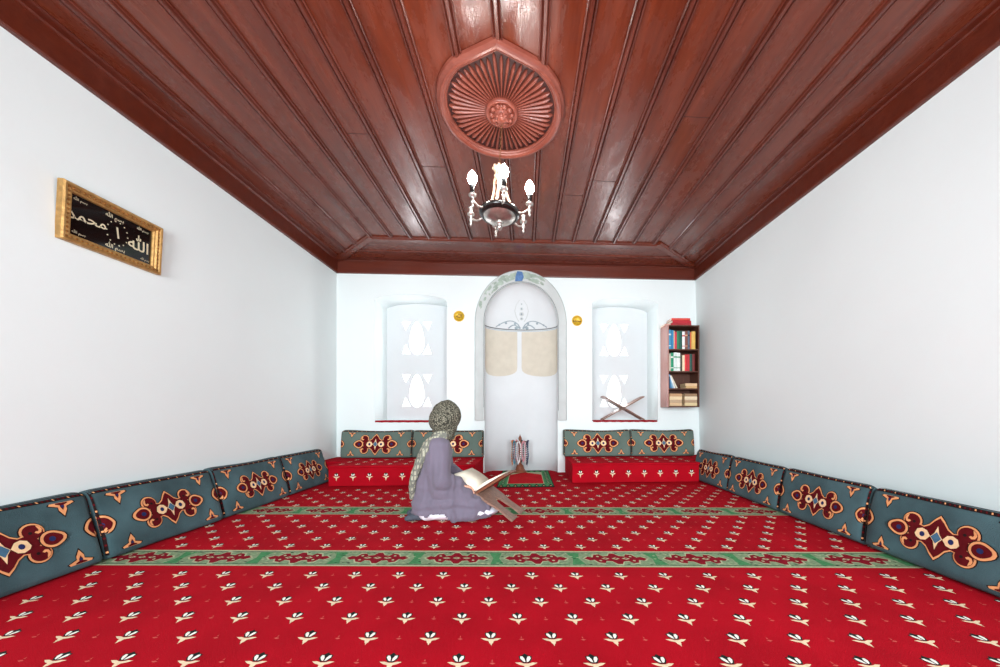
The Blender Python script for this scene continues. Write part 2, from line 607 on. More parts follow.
# ceiling: boards, raised battens between them, mitred frame
mb = MB()
mb.box(XL - 0.25, XR + 0.25, YF - 0.2, YB + 0.45, ZC, ZC + 0.12, 'ceil')
bp = [(-.026, 0), (-.026, -.010), (-.020, -.014), (-.013, -.006), (-.008, -.020), (.008, -.020), (.013, -.006), (.020, -.014), (.026, -.010), (.026, 0)]
BX = [-2.175, -1.967, -1.716, -1.488, -1.275, -1.071, -.848, -.607, -.37, -.142, .1, .322, .55, .796, 1.019, 1.251, 1.488, 1.73, 1.957]
YM = 3.865


def ymitre(x):
    if x < -1.70:
        return YM + (YB - YM) * (-1.70 - x) / (-1.70 - XL)
    if x > 1.53:
        return YM + (YB - YM) * (x - 1.53) / (XR - 1.53)
    return YM


for x in BX:
    prof = [(x + p[0], ZC + p[1] + 0.0005) for p in bp]
    if -0.5 < x < 0.2:                       # interrupted by the rosette
        half = math.sqrt(.392 ** 2 - (x + .15) ** 2)
        mb.prism(prof, YF, 2.205 - half, 'batten')
        mb.prism(prof, 2.205 + half, ymitre(x), 'batten')
    else:
        mb.prism(prof, YF, ymitre(x), 'batten')
# board joints seen across some of the boards
for (x0, x1, y) in [(.322, .55, 3.05), (.55, .796, 2.85), (-.848, -.607, 2.75), (1.019, 1.251, 2.2), (-1.275, -1.071, 2.45)]:
    mb.box(x0, x1, y - 0.002, y + 0.002, ZC - 0.0015, ZC + 0.001, 'carving_dark')
structure(mb.build('ceiling', fixn=True))
# frame of the ceiling: cross batten and mitres
mb = MB()


def strip(p, q, w, d, key):
    p, q = Vector((p[0], p[1], 0)), Vector((q[0], q[1], 0))
    L = (q - p).length
    ang = math.atan2(q.y - p.y, q.x - p.x)
    T = Matrix.Translation((p.x, p.y, ZC)) @ Matrix.Rotation(ang, 4, 'Z')
    prof = [(-w / 2, 0), (-w / 2, -d * .5), (-w * .36, -d * .7), (-w * .28, -d), (w * .28, -d), (w * .36, -d * .7), (w / 2, -d * .5), (w / 2, 0)]
    n = len(prof)
    vs = [(0, a, b + .0005) for a, b in prof] + [(L, a, b + .0005) for a, b in prof]
    fs = [tuple(range(n)), tuple(range(2 * n - 1, n - 1, -1))] + [(i, (i + 1) % n, (i + 1) % n + n, i + n) for i in range(n)]
    mb.add(vs, fs, key, T)


strip((-1.70, YM + .05), (1.53, YM + .05), 0.11, 0.026, 'ceil_x')
strip((XL, YB), (-1.70, YM), 0.10, 0.027, 'ceil_x')
strip((XR, YB), (1.53, YM), 0.10, 0.027, 'ceil_x')
mb.box(-1.95, 1.80, YM + 0.10, YB, ZC - 0.004, ZC, 'ceil_x')
strip((-2.05, 4.20), (1.95, 4.20), 0.03, 0.014, 'ceil_x')
structure(mb.build('trim_1'))
# cornice: fascia on the wall with a small cove under the boards, along three walls
ZF = 2.583
cp = [(0, ZF), (0.022, ZF), (0.026, ZF + .01), (0.026, ZF + .148), (0.034, ZF + .152), (0.040, ZF + .16), (0.075, ZC - .010), (0.09, ZC - .006), (0.09, ZC), (0, ZC)]


def cornice(n, T, L):
    mb = MB()
    k = len(cp)
    vs = [(0, a, b) for a, b in cp] + [(L, a, b) for a, b in cp]
    fs = [tuple(range(k)), tuple(range(2 * k - 1, k - 1, -1))] + [(i, (i + 1) % k, (i + 1) % k + k, i + k) for i in range(k)]
    mb.add(vs, fs, 'cornice', T)
    structure(mb.build('trim_%d' % n))


cornice(2, Matrix.Translation((XR + .02, YB, 0)) @ Matrix.Rotation(PI, 4, 'Z'), XR - XL + .04)
cornice(3, Matrix.Translation((XL, YB, 0)) @ Matrix.Rotation(-PI / 2, 4, 'Z'), YB - YF)
cornice(4, Matrix.Translation((XR + .006, YF, 0)) @ Matrix.Rotation(PI / 2, 4, 'Z'), YB - YF)

# ------------------------------------------------------------------ mihrab niche
mih = thing('prayer_niche', 'tall arched prayer niche with grey surround painted on the far wall', 'prayer niche', ((NX0 + NX1) / 2, YB, 0))
ncx, na = (NX0 + NX1) / 2, (NX1 - NX0) / 2
ND = 0.26


def nsurf(s, z, off=0.0):
    """inside of the niche: s from -1 to 1 across, z up; half-dome above the springing (local to the niche)"""
    a = s * PI / 2
    if z <= NZS:
        k = 1.0
    else:
        k = math.sqrt(max(0.0, 1 - ((z - NZS) / (NZT - NZS)) ** 2))
    kk = max(0.0, k - off / na)
    return Vector((na * kk * math.sin(a), (ND * k - off) * math.cos(a), z))


mb = MB()
zs = [0.0 - .008, 0.3, 0.69, 1.0, 1.4, 1.7, NZS] + [NZS + (NZT - NZS) * math.sin(PI / 2 * k / 14) for k in range(1, 15)]
ns = 32
vs = [nsurf(-1 + 2 * i / ns, z) for z in zs for i in range(ns + 1)]
fs = [(r * (ns + 1) + i, r * (ns + 1) + i + 1, (r + 1) * (ns + 1) + i + 1, (r + 1) * (ns + 1) + i) for r in range(len(zs) - 1) for i in range(ns)]
mb.add(vs, fs, 'niche', None, True)
o = mb.build('niche_lining', mih, fixn=False)
sol = o.modifiers.new('wall', 'SOLIDIFY')
sol.thickness = 0.03
sol.offset = 1 if o.data.polygons[0].normal.y > 0 else -1
# dark painted line on the springing, painted sprays in the half-dome
mb = MB()


def nline(pts, w, key, off):
    L = len(pts)
    poly = []
    for i, p in enumerate(pts):
        a, b = pts[max(0, i - 1)], pts[min(L - 1, i + 1)]
        dx, dz = (b[0] - a[0]) * na * 1.2, b[1] - a[1]
        l = math.hypot(dx, dz) or 1
        poly.append((p[0] - dz / l * w / na, p[1] + dx / l * w))
    q = []
    for i, p in enumerate(pts):
        a, b = pts[max(0, i - 1)], pts[min(L - 1, i + 1)]
        dx, dz = (b[0] - a[0]) * na * 1.2, b[1] - a[1]
        l = math.hypot(dx, dz) or 1
        q.append((p[0] + dz / l * w / na, p[1] - dx / l * w))
    mb.drape(poly + q[::-1], lambda u, v: nsurf(u, v, off), key, 0.05)


nline([(-1 + 2 * k / 20, 1.945) for k in range(21)], 0.007, 'inkdark', 0.003)
nline([(-1 + 2 * k / 20, 1.925) for k in range(21)], 0.003, 'ink', 0.003)
for sx in (-1, 1):                            # leafy sprays above the line
    nline([(sx * (0.02 + .5 * k / 10), 1.965 + 0.10 * math.sin(PI * (k / 10) ** .7)) for k in range(11)], 0.006, 'ink', 0.003)
    nline([(sx * (0.03 + .22 * k / 8), 1.96 + 0.05 * math.sin(PI * k / 8)) for k in range(9)], 0.007, 'ink', 0.0035)
    for (u, z, r) in [(.12, 2.03, .016), (.30, 2.03, .016), (.44, 2.0, .014), (.1, 1.97, .02)]:
        mb.drape(circle(sx * u, z, r * 1.6, 10, r), lambda u, v: nsurf(u, v, .004), 'ink', .05)
for k, (z, r) in enumerate([(2.10, .022), (2.16, .03), (2.23, .022), (2.29, .014)]):  # rose above
    mb.drape(circle(0, z, r * 1.6, 12, r), lambda u, v: nsurf(u, v, .003), 'band', .05)
    mb.drape(circle(0, z, r * .7, 10, r * .5), lambda u, v: nsurf(u, v, .0045), 'ink', .05)
nline([(0.05, 2.06), (0.1, 2.12), (0.14, 2.2), (0.12, 2.28), (0.05, 2.34)], .004, 'band', .003)
nline([(-0.05, 2.06), (-0.1, 2.12), (-0.14, 2.2), (-0.12, 2.28), (-0.05, 2.34)], .004, 'band', .003)
mb.build('painted_ornament', mih, fixn=False)
for s0, s1 in ((-.93, -.08), (.0, .97)):        # two tan painted curtains with rounded feet
    mb = MB()
    c, h = (s0 + s1) / 2, (s1 - s0) / 2
    poly = [(s1, 1.915)] + [(s0 + (s1 - s0) * (1 - k / 8), 1.915) for k in range(1, 8)] + [(s0, 1.915), (s0, 1.42)]
    poly += [(c - h * math.cos(PI * k / 14), 1.42 - 0.13 * math.sin(PI * k / 14) ** .7) for k in range(1, 14)] + [(s1, 1.42)]
    mb.drape(poly, lambda u, v: nsurf(u, v, .003), 'tan', .06)
    o = mb.build('painted_curtain', mih, fixn=False)
# the raised surround: legs and arched hood, mottled at the crown
mb = MB()
OX0, OX1, OZT = -0.655, 0.55, 2.662
oc, oa = (OX0 + OX1) / 2, (OX1 - OX0) / 2


def ring_pt(t, f):
    """t along the surround from foot to foot, f = 0 inner edge, 1 outer edge"""
    lz = NZS - 0.69
    Ltot = 2 * lz + PI * .5
    s = t * Ltot
    if s < lz:
        zi = 0.69 + s
        p, q = (NX0 - .0, zi), (OX0, zi)
    elif s > lz + PI * .5:
        zi = NZS - (s - lz - PI * .5)
        p, q = (NX1, zi), (OX1, zi)
    else:
        a = PI - (s - lz) / (PI * .5) * PI
        p = (ncx + na * math.cos(a), NZS + (NZT - NZS) * math.sin(a))
        q = (oc + oa * math.cos(a), NZS + (OZT - NZS) * math.sin(a))
    return (p[0] + (q[0] - p[0]) * f - ncx, p[1] + (q[1] - p[1]) * f)


prof = [(0, 0.0), (0, -.030), (.12, -.030), (.16, -.036), (.5, -.050), (.86, -.055), (.93, -.05), (1, -.03), (1, 0.0)]
NT = 96
vs = []
for i in range(NT + 1):
    for f, d in prof:
        x, z = ring_pt(i / NT, f)
        vs.append((x, d, z))
k = len(prof)
fs = [(i * k + j, i * k + j + 1, (i + 1) * k + j + 1, (i + 1) * k + j) for i in range(NT) for j in range(k - 1)]
fs += [tuple(range(k)), tuple(NT * k + j for j in range(k - 1, -1, -1))]
mb.add(vs, fs, 'band')


def ringsurf(t, f):
    x, z = ring_pt(t, f)
    d = 0.0
    for (f0, d0), (f1, d1) in zip(prof[1:-2], prof[2:-1]):
        if f0 <= f <= f1 and f1 > f0:
            d = d0 + (d1 - d0) * (f - f0) / (f1 - f0)
    return Vector((x, d - .002, z))


for i in range(110):                           # patches of green and blue marbling over the hood
    t = 0.5 + rnd.uniform(-.17, .10) * rnd.uniform(.4, 1)
    f = rnd.uniform(.25, .78)
    key = 'marble_green'
    w = rnd.uniform(.003, .011)
    h = rnd.uniform(.03, .13)
    mb.drape([(t + w * math.cos(a) * rnd.uniform(.7, 1.2), f + h * math.sin(a) * rnd.uniform(.7, 1.2)) for a in [2 * PI * q / 9 for q in range(9)]],
             ringsurf, key, .05)
mb.drape([(t, f) for t, f in [(.480, .12), (.503, .12), (.508, .4), (.503, .8), (.490, .85), (.484, .5)]], lambda a, b: ringsurf(a, b) + Vector((0, -.002, 0)), 'marble_blue', .05)
mb.drape([(t, f) for t, f in [(.515, .6), (.53, .55), (.55, .62), (.53, .7)]], lambda a, b: ringsurf(a, b) + Vector((0, -.002, 0)), 'marble_green', .05)
for f0, f1 in ((.03, .08),):                  # dark painted line around the inner edge
    for i in range(4, 93):
        mb.add([ringsurf((i + a) / NT, f) for a, f in ((0, f0), (1, f0), (1, f1), (0, f1))], [(0, 1, 2, 3)], 'inkdark')
mb.build('surround', mih)

# ------------------------------------------------------------------ carpet
cu = Vector((0.2165, -0.0125))
cv = Vector((0.016, -0.1165))
mb = MB()
mb.box(XL + .003, XRB - .003, YF, YB - .004, -0.008, 0.0, 'carpet')
mb.box(NX0 + .01, NX1 - .01, YB - .004, YB + .16, -0.008, 0.0, 'carpet')
SL = -0.0577


def flat(o, ax=Vector((1, SL)), ay=Vector((-0.137, 1.0)), h=0.0006):
    return lambda u, v: Vector((o[0] + ax[0] * u + ay[0] * v, o[1] + ax[1] * u + ay[1] * v, h))


def tulip(px, py):
    o = (px, py)
    f = flat(o)
    g = flat(o, h=.0010)
    mb.drape([(-.036, .004), (-.022, -.006), (-.009, -.010), (-.006, -.022), (.006, -.022), (.009, -.010), (.022, -.006), (.036, .004), (.020, .005), (.006, .0), (-.006, .0), (-.020, .005)], f, 'cream', 1)
    mb.drape([(-.010, .003), (.010, .003), (.020, .018), (.021, .034), (.010, .036), (0, .046), (-.010, .036), (-.021, .034), (-.020, .018)], f, 'dark_yarn', 1)
    for s in (-1, 1):
        mb.drape([(s * .002, .006), (s * .009, .009), (s * .017, .022), (s * .016, .032), (s * .008, .031), (s * .003, .020)], g, 'white_yarn', 1)
    mb.drape([(-.004, -.022), (.004, -.022), (.0, -.034)], f, 'cream', 1)


def sprig(px, py):
    f = flat((px, py))
    mb.drape([(-.010, .0), (0, -.005), (.010, .0), (0, .004)], f, 'faint_yarn', 1)
    mb.drape([(-.003, .008), (.003, .008), (0, .018)], f, 'faint_yarn', 1)


def inroom(p):
    return XL + .2 < p.x < XRB - .2 and -0.2 < p.y < YB - .05 and not (-.36 < p.x < .38 and p.y > 3.55) and \
        not (p.y > 3.66 and (p.x < -.5 or p.x > .5))


def rows(o, r0, r1):
    for r in range(r0, r1):
        base = o + cv * r + (cu * .5 if r % 2 else cu * 0)
        for c in range(-14, 15):
            p = base + cu * c
            if inroom(p):
                tulip(p.x, p.y)
            q = p + cu * .5
            if inroom(q):
                sprig(q.x, q.y)


rows(Vector((-.276, 1.560)), -1, 6)                       # field nearest the photographer
rows(Vector((-.754, 2.060)), -5, 1)                       # between the two bands
rows(Vector((-.754 - .12, 2.060 + .885)), -14, 1)          # beyond the far band
rows(Vector((-.276 + .12, 1.560 - .885)), -1, 7)


def band(yc, hw, ph):
    g = lambda h: flat((0, yc), h=h)
    X0, X1 = XL + .02, XRB - .02
    mb.drape([(X0, -hw), (X1, -hw), (X1, hw), (X0, hw)], g(.0005), 'green', .6)
    for s in (-1, 1):
        mb.drape([(X0, s * hw), (X1, s * hw), (X1, s * (hw - .014)), (X0, s * (hw - .014))], g(.0009), 'edge_yarn', .6)
        mb.drape([(X0, s * (hw - .020)), (X1, s * (hw - .020)), (X1, s * (hw - .024)), (X0, s * (hw - .024))], g(.0009), 'dark_yarn', .6)
    P = .433
    x = ph - 7 * P
    while x < X1:
        if X0 + .2 < x < X1 - .2:
            S = hw / .1
            md = [(-.17, 0), (-.145, .018), (-.12, .012), (-.105, .036), (-.075, .042), (-.06, .022), (-.03, .026), (-.012, .05), (.012, .05), (.03, .026),
                  (.06, .022), (.075, .042), (.105, .036), (.12, .012), (.145, .018), (.17, 0)]
            md = md + [(a, -b) for a, b in md[-2:0:-1]]
            mb.drape([(x + a * 1.06, b * S * 1.6) for a, b in md], g(.0010), 'edge_yarn', .5)
            mb.drape([(x + a, b * S * 1.35) for a, b in md], g(.0014), 'maroon_yarn', .5)
            for dx in (-.055, 0, .055):
                mb.drape([(x + dx - .022, 0), (x + dx, .013), (x + dx + .022, 0), (x + dx, -.013)], g(.0018), 'edge_yarn', .5)
                mb.drape([(x + dx - .010, 0), (x + dx, .006), (x + dx + .010, 0), (x + dx, -.006)], g(.0022), 'maroon_yarn', .5)
            for dx in (-.09, .09):
                for dz in (-.026, .026):
                    mb.drape(circle(x + dx, dz * S, .008, 6), g(.0018), 'edge_yarn', .5)
        xm = x + P / 2
        if X0 + .05 < xm < X1 - .05:
            mb.drape([(xm - .035, -hw * .72), (xm + .035, -hw * .72), (xm + .016, 0), (xm + .035, hw * .72), (xm - .035, hw * .72), (xm - .016, 0)], g(.0010), 'green2', .5)
            for q in range(6):
                a = rnd.uniform(-.07, .07)
                b = rnd.uniform(-.06, .06)
                mb.drape([(xm + a - .010, b), (xm + a, b + .004), (xm + a + .012, b + .002), (xm + a + .002, b - .004)], g(.0014), rnd.choice(['edge_yarn', 'dark_yarn']), .5)
        for q in range(40):
            a = rnd.uniform(-.2, .2)
            b = rnd.choice((-1, 1)) * rnd.uniform(.055, .076) * (hw / .1)
            if X0 + .02 < x + a < X1 - .02:
                mb.drape([(x + a - .012, b), (x + a, b + .004), (x + a + .013, b + .001), (x + a, b - .003)], g(.0009), rnd.choice(['edge_yarn', 'green2', 'dark_yarn', 'edge_yarn']), .5)
        x += P


band(1.858, .100, .06)
band(2.752, .105, .12)
band(1.858 - .96, .10, .0)
carpet = tag(mb.build('carpet', fixn=False), 'wall-to-wall red carpet with rows of cream tulips and green bands', 'carpet')

# ------------------------------------------------------------------ small prayer rug in front of the niche
mb = MB()
RX0, RX1, RY0, RY1 = -.30, .315, 3.60, 4.60
mb.bbox(RX0, RX1, RY0, RY1, .0025, .010, 'dark_yarn', .003)


def rf(h):
    return lambda u, v: Vector((u, v, h))


mb.drape([(RX0 + .012, RY0 + .012), (RX1 - .012, RY0 + .012), (RX1 - .012, RY1 - .012), (RX0 + .012, RY1 - .012)], rf(.0106), 'green2', .4)
mb.drape([(RX0 + .10, RY0 + .14), (RX1 - .10, RY0 + .14), (RX1 - .10, RY1 - .14), (RX0 + .10, RY1 - .14)], rf(.0116), 'edge_yarn', .4)
mb.drape([(RX0 + .11, RY0 + .15), (RX1 - .11, RY0 + .15), (RX1 - .11, RY1 - .32), (0.008, RY1 - .16), (RX0 + .11, RY1 - .32)], rf(.0122), 'rugred', .4)
for k in range(8):
    x = RX0 + .045 + k * .076
    mb.drape([(x - .03, RY0 + .02), (x + .03, RY0 + .02), (x, RY0 + .125)], rf(.0112), 'dark_yarn', .4)
    mb.drape([(x - .012, RY0 + .022), (x + .012, RY0 + .022), (x, RY0 + .06)], rf(.0118), 'c_tan', .4)
    mb.drape([(x - .03, RY1 - .02), (x + .03, RY1 - .02), (x, RY1 - .125)], rf(.0112), 'dark_yarn', .4)
for k in range(9):
    y = RY0 + .18 + k * .082
    for s in (RX0 + .055, RX1 - .055):
        mb.drape([(s - .03, y), (s, y + .028), (s + .03, y), (s, y - .028)], rf(.0112), 'dark_yarn', .4)
        mb.drape([(s - .016, y), (s, y + .014), (s + .016, y), (s, y - .014)], rf(.0118), 'edge_yarn', .4)
tag(mb.build('prayer_rug', fixn=False), 'small red prayer rug with dark green zigzag border before the niche', 'rug')


# ------------------------------------------------------------------ wall cushions
def smooth_poly(pts, it=2):
    for _ in range(it):
        q = [pts[0]]
        for a, b in zip(pts, pts[1:]):
            q += [(a[0] * .75 + b[0] * .25, a[1] * .75 + b[1] * .25), (a[0] * .25 + b[0] * .75, a[1] * .25 + b[1] * .75)]
        q.append(pts[-1])
        pts = q
    return pts


def leaf(cx, cy, r, ang, point):
    """round lobe drawn out to a point in direction ang"""
    out = []
    for k in range(22):
        t = 2 * PI * k / 22
        e = max(0, math.cos(t)) ** 6
        rr = r * (1 + (point / r - 1) * e)
        out.append((cx + rr * math.cos(t + ang), cy + rr * math.sin(t + ang)))
    return out


def cushion(name, L, base, body, label, group, T, seed, sag=0.0, trunk_d=None):
    """stuffed bolster with a woven face: local x along its length, y out from the wall, z up"""
    r = random.Random(seed)
    root = thing(name, label, 'cushion', T.to_translation(), T.to_euler().z, group)
    prof = smooth_poly(base, 3)
    lens = [0]
    for a, b in zip(prof, prof[1:]):
        lens.append(lens[-1] + math.hypot(b[0] - a[0], b[1] - a[1]))
    LT = lens[-1]
    ph = r.uniform(0, 6)

    def S(u, v, off=0.0):
        v = min(max(v, 0), LT)
        i = 0
        while i < len(lens) - 2 and lens[i + 1] < v:
            i += 1
        t = (v - lens[i]) / (lens[i + 1] - lens[i])
        a, b = prof[i], prof[i + 1]
        d, z = a[0] + (b[0] - a[0]) * t, a[1] + (b[1] - a[1]) * t
        nx, nz = (b[1] - a[1]), -(b[0] - a[0])
        l = math.hypot(nx, nz) or 1
        nx, nz = nx / l, nz / l
        e = min(u, L - u)
        edge = 1 - math.exp(-max(e, 0) / 0.012)
        bul = .022 * edge * math.sin(PI * min(1, v / (LT * .75))) - .012 * (1 - edge)
        wob = .006 * math.sin(u * 7 + ph) * math.sin(v * 9 + ph)
        zz = z + nz * (bul + wob + off)
        zz -= sag * math.sin(PI * u / L) * (z / .36) ** 2
        return Vector((u, d + nx * (bul + wob + off), max(zz, .004)))

    mb = MB()
    us = [0, .004, .010, .02, .04] + [.04 + (L - .08) * k / 22 for k in range(1, 22)] + [L - .04, L - .02, L - .010, L - .004, L]
    nv = 40
    vs = [S(u, LT * j / nv) for u in us for j in range(nv + 1)]
    fs = [(i * (nv + 1) + j, (i + 1) * (nv + 1) + j, (i + 1) * (nv + 1) + j + 1, i * (nv + 1) + j + 1) for i in range(len(us) - 1) for j in range(nv)]
    mb.add(vs, fs, body, None, True)
    for i in (0, len(us) - 1):
        ring = [vs[i * (nv + 1) + j] for j in range(nv + 1)]
        mb.add(ring, [tuple(range(nv + 1))], body)
    bk = [(vs[i * (nv + 1)], vs[i * (nv + 1) + nv]) for i in range(len(us))]
    mb.add([p for q in bk for p in q], [(2 * i, 2 * i + 1, 2 * i + 3, 2 * i + 2) for i in range(len(us) - 1)], body)
    mb.build('cover', root)
    # woven ornament on the face
    mb = MB()
    v0, v1 = base_span(prof, lens)
    vc, hv = (v0 + v1) / 2, (v1 - v0) / 2
    A = L * .285
    c = L / 2

    def D(poly, key, lay):
        mb.drape(poly, lambda u, v: S(min(max(u, .002), L - .002), v, .0012 + .0009 * lay), key, .035)

    def P(pts, k=1.0):
        return [(c + a * A * k, vc + b * A * k) for a, b in pts]

    core = [(-.64, 0), (-.52, .16), (-.38, .21), (-.28, .19), (-.18, .26), (-.09, .40), (0, .5), (.09, .40), (.18, .26), (.28, .19), (.38, .21), (.52, .16), (.64, 0)]
    core = core + [(a, -b) for a, b in core[-2:0:-1]]
    lobes = [(s, q) for s in (-1, 1) for q in (-1, 1)]
    for s, q in lobes:
        D(circle(c + s * .55 * A, vc + q * .27 * A, .228 * A, 18), 'c_dark', 0)
        D(circle(c + s * .55 * A, vc + q * .27 * A, .208 * A, 18), 'c_tan', 2)
    D(P([(a * 1.10, b * 1.15) for a, b in core]), 'c_dark', 1)
    D(P([(a * 1.06, b * 1.10) for a, b in core]), 'c_tan', 3)
    D(P([(a, b * .97) for a, b in core]), 'c_maroon', 4)
    for s, q in lobes:
        D(circle(c + s * .548 * A, vc + q * .265 * A, .174 * A, 18), 'c_maroon', 5)
        # curl turning in from the outer edge of the lobe
        D([(c + s * a * A, vc + q * b * A) for a, b in [(.63, .41), (.69, .36), (.71, .29), (.68, .22), (.62, .20), (.57, .24), (.60, .27), (.64, .26), (.655, .30), (.64, .35)]], 'c_tan', 6)
        D(circle(c + s * .50 * A, vc + q * .25 * A, .035 * A, 8), 'c_dark', 6)
    for s in (-1, 1):
        lf = leaf(s * .80, 0, .20, 0 if s > 0 else PI, .27)
        for g, key, lay in ((1.12, 'c_dark', 6), (1.02, 'c_tan', 7), (.76, 'c_maroon', 8)):
            D([(c + (a - s * .80) * A * g + s * .80 * A, vc + b * A * g) for a, b in lf], key, lay)
        D(circle(c + s * .80 * A, vc, .062 * A, 10), 'c_navy', 9)
    for s in (-1, 1):
        D(P([(s * .44, -.03), (s * .40, .1), (s * .30, .15), (s * .2, .12), (s * .12, 0), (s * .2, -.12), (s * .30, -.15), (s * .40, -.1)]), 'c_cream', 7)
        D(circle(c + s * .285 * A, vc, .055 * A, 10, .065 * A), 'c_navy', 8)
    D(P([(-.12, 0), (-.05, .10), (0, .29), (.05, .10), (.12, 0), (.05, -.10), (0, -.29), (-.05, -.10)]), 'c_cream', 7)
    D(P([(-.105, 0), (0, .14), (.105, 0), (0, -.14)]), 'c_blue', 8)
    # half rosettes at the two ends
    for e, s in ((0.0, 1), (L, -1)):
        R = hv * .30
        for rr, key, lay in ((1.22, 'c_dark', 0), (1.1, 'c_tan', 1), (.86, 'c_maroon', 2), (.32, 'c_navy', 3)):
            pts = [(e + s * max(0.002, R * rr * math.sin(t) * (1 + .08 * math.exp(-((t - PI / 2) / .3) ** 2))), vc + R * rr * math.cos(t)) for t in [PI * k / 16 for k in range(17)]]
            D(pts, key, lay)
    # trefoils hanging from the top edge and rising from the bottom edge
    for uu in (L * .155, L * .845):
        for q, ve in ((1, v1), (-1, v0 + hv * .05)):
            h = hv * .42
            tre = [(-.55 * h, 0), (-.62 * h, -.12 * h), (-.2 * h, -.32 * h), (-.2 * h, -.55 * h), (0, -h), (.2 * h, -.55 * h), (.2 * h, -.32 * h), (.62 * h, -.12 * h), (.55 * h, 0)]
            D([(uu + a * 1.25, ve + q * (b * 1.15)) for a, b in tre], 'c_dark', 0)
            D([(uu + a * 1.1, ve + q * b) for a, b in tre], 'c_tan', 1)
            D([(uu + a * .55, ve + q * (b * .55 - .02 * h)) for a, b in tre], 'c_maroon', 2)
            D(circle(uu, ve - q * h * .30, h * .10, 8), 'c_navy', 3)
    mb.build('woven_motif', root, fixn=False)
    # striped edging along the top ridge and down the ends
    mb = MB()
    vt = v1 + .012
    D([(.004, vt), (L - .004, vt), (L - .004, vt + .016), (.004, vt + .016)], 'c_dark', 0)
    D([(.004, vt + .022), (L - .004, vt + .022), (L - .004, vt + .026), (.004, vt + .026)], 'c_dark', 0)
    n = int(L / .019)
    for k in range(n):
        u = .01 + (L - .02) * k / n
        D([(u, vt + .004), (u + .006, vt + .004), (u + .010, vt + .012), (u + .004, vt + .012)], 'c_tan' if k % 3 == 0 else 'c_maroon', 1)
    for e, s in ((0.0, 1), (L, -1)):
        D([(e + s * .002, v0), (e + s * .009, v0), (e + s * .009, vt), (e + s * .002, vt)], 'c_dark', 4)
        for k in range(9):
            v = v0 + (vt - v0) * (k + .3) / 9
            D([(e + s * .003, v), (e + s * .008, v), (e + s * .008, v + .010), (e + s * .003, v + .010)], 'c_tan' if k % 3 == 0 else 'c_maroon', 5)
    mb.build('edging', root, fixn=False)
    return root


def base_span(prof, lens):
    """arc lengths where the face starts (front bottom) and ends (front top)"""
    zmax = max(p[1] for p in prof)
    v0 = v1 = None
    for p, l in zip(prof, lens):
        if v0 is None and p[1] > .025:
            v0 = l
        if p[1] < zmax * .93 and p[1] > .05:
            v1 = l
        elif v1 is not None:
            break
    return v0, v1


side_prof = [(.0, .004), (.135, .004), (.165, .012), (.155, .06), (.135, .15), (.105, .26), (.085, .335), (.066, .37), (.035, .378), (.008, .372), (.0, .362)]
right_prof = [(.0, .004), (.305, .004), (.342, .012), (.335, .06), (.322, .15), (.305, .26), (.292, .32), (.276, .350), (.25, .352), (.12, .25), (.012, .20), (.0, .19)]
back_prof = [(.0, .004), (.105, .004), (.135, .010), (.138, .05), (.13, .15), (.118, .25), (.105, .315), (.088, .342), (.05, .348), (.012, .342), (.0, .33)]
LY = [1.235, 1.935, 2.65, 3.36, 4.05]
names = ['nearest to us, cut off by the picture edge', 'second from us, under the framed calligraphy', 'third from us', 'at the far end beside the red bench']
for i in range(4):
    a, b = LY[i] + .004, LY[i + 1] - .004
    T = Matrix.Translation((XL + .012, b, 0)) @ Matrix.Rotation(-PI / 2, 4, 'Z')
    cushion('wall_cushion', b - a, side_prof, 'cush',
            ['blue wall cushion on the calligraphy side, nearest and only partly in view',
             'blue wall cushion under the framed calligraphy, second in its row',
             'blue wall cushion on the calligraphy side, third in its row',
             'blue wall cushion at the far end of the calligraphy side'][i], 'kilim cushions along the left wall', T, i)
RY = [1.22, 1.93, 2.615, 3.302, 4.0]
for i in range(4):
    a, b = RY[i] + .004, RY[i + 1] - .004
    T = Matrix.Translation((XRB - .012, a, 0)) @ Matrix.Rotation(PI / 2, 4, 'Z')
    cushion('wall_cushion', b - a, right_prof, 'cush',
            ['blue wall cushion on the bare wall opposite the calligraphy, nearest and cut by the frame',
             'blue wall cushion on the bare wall, second in its row',
             'blue wall cushion on the bare wall, third in its row',
             'blue wall cushion on the bare wall, touching the bench below the bookcase'][i], 'kilim cushions along the right wall', T, 10 + i)
BT = .225
for i, (a, b) in enumerate([(-2.30, -1.425), (-1.42, -.535), (.50, 1.375), (1.38, 2.225)]):
    T = Matrix.Translation((b, YB - .012, BT)) @ Matrix.Rotation(PI, 4, 'Z')
    cushion('bench_cushion', b - a, back_prof, 'cush_back',
            ['grey-green back cushion in the far corner under the window ledge with no book stand',
             'grey-green back cushion behind the kneeling woman',
             'grey-green back cushion on the bench, next to the niche and under the empty book stand',
             'grey-green back cushion on the bench, in the corner below the bookcase'][i], 'kilim cushions on the red benches', T, 20 + i, sag=.012)


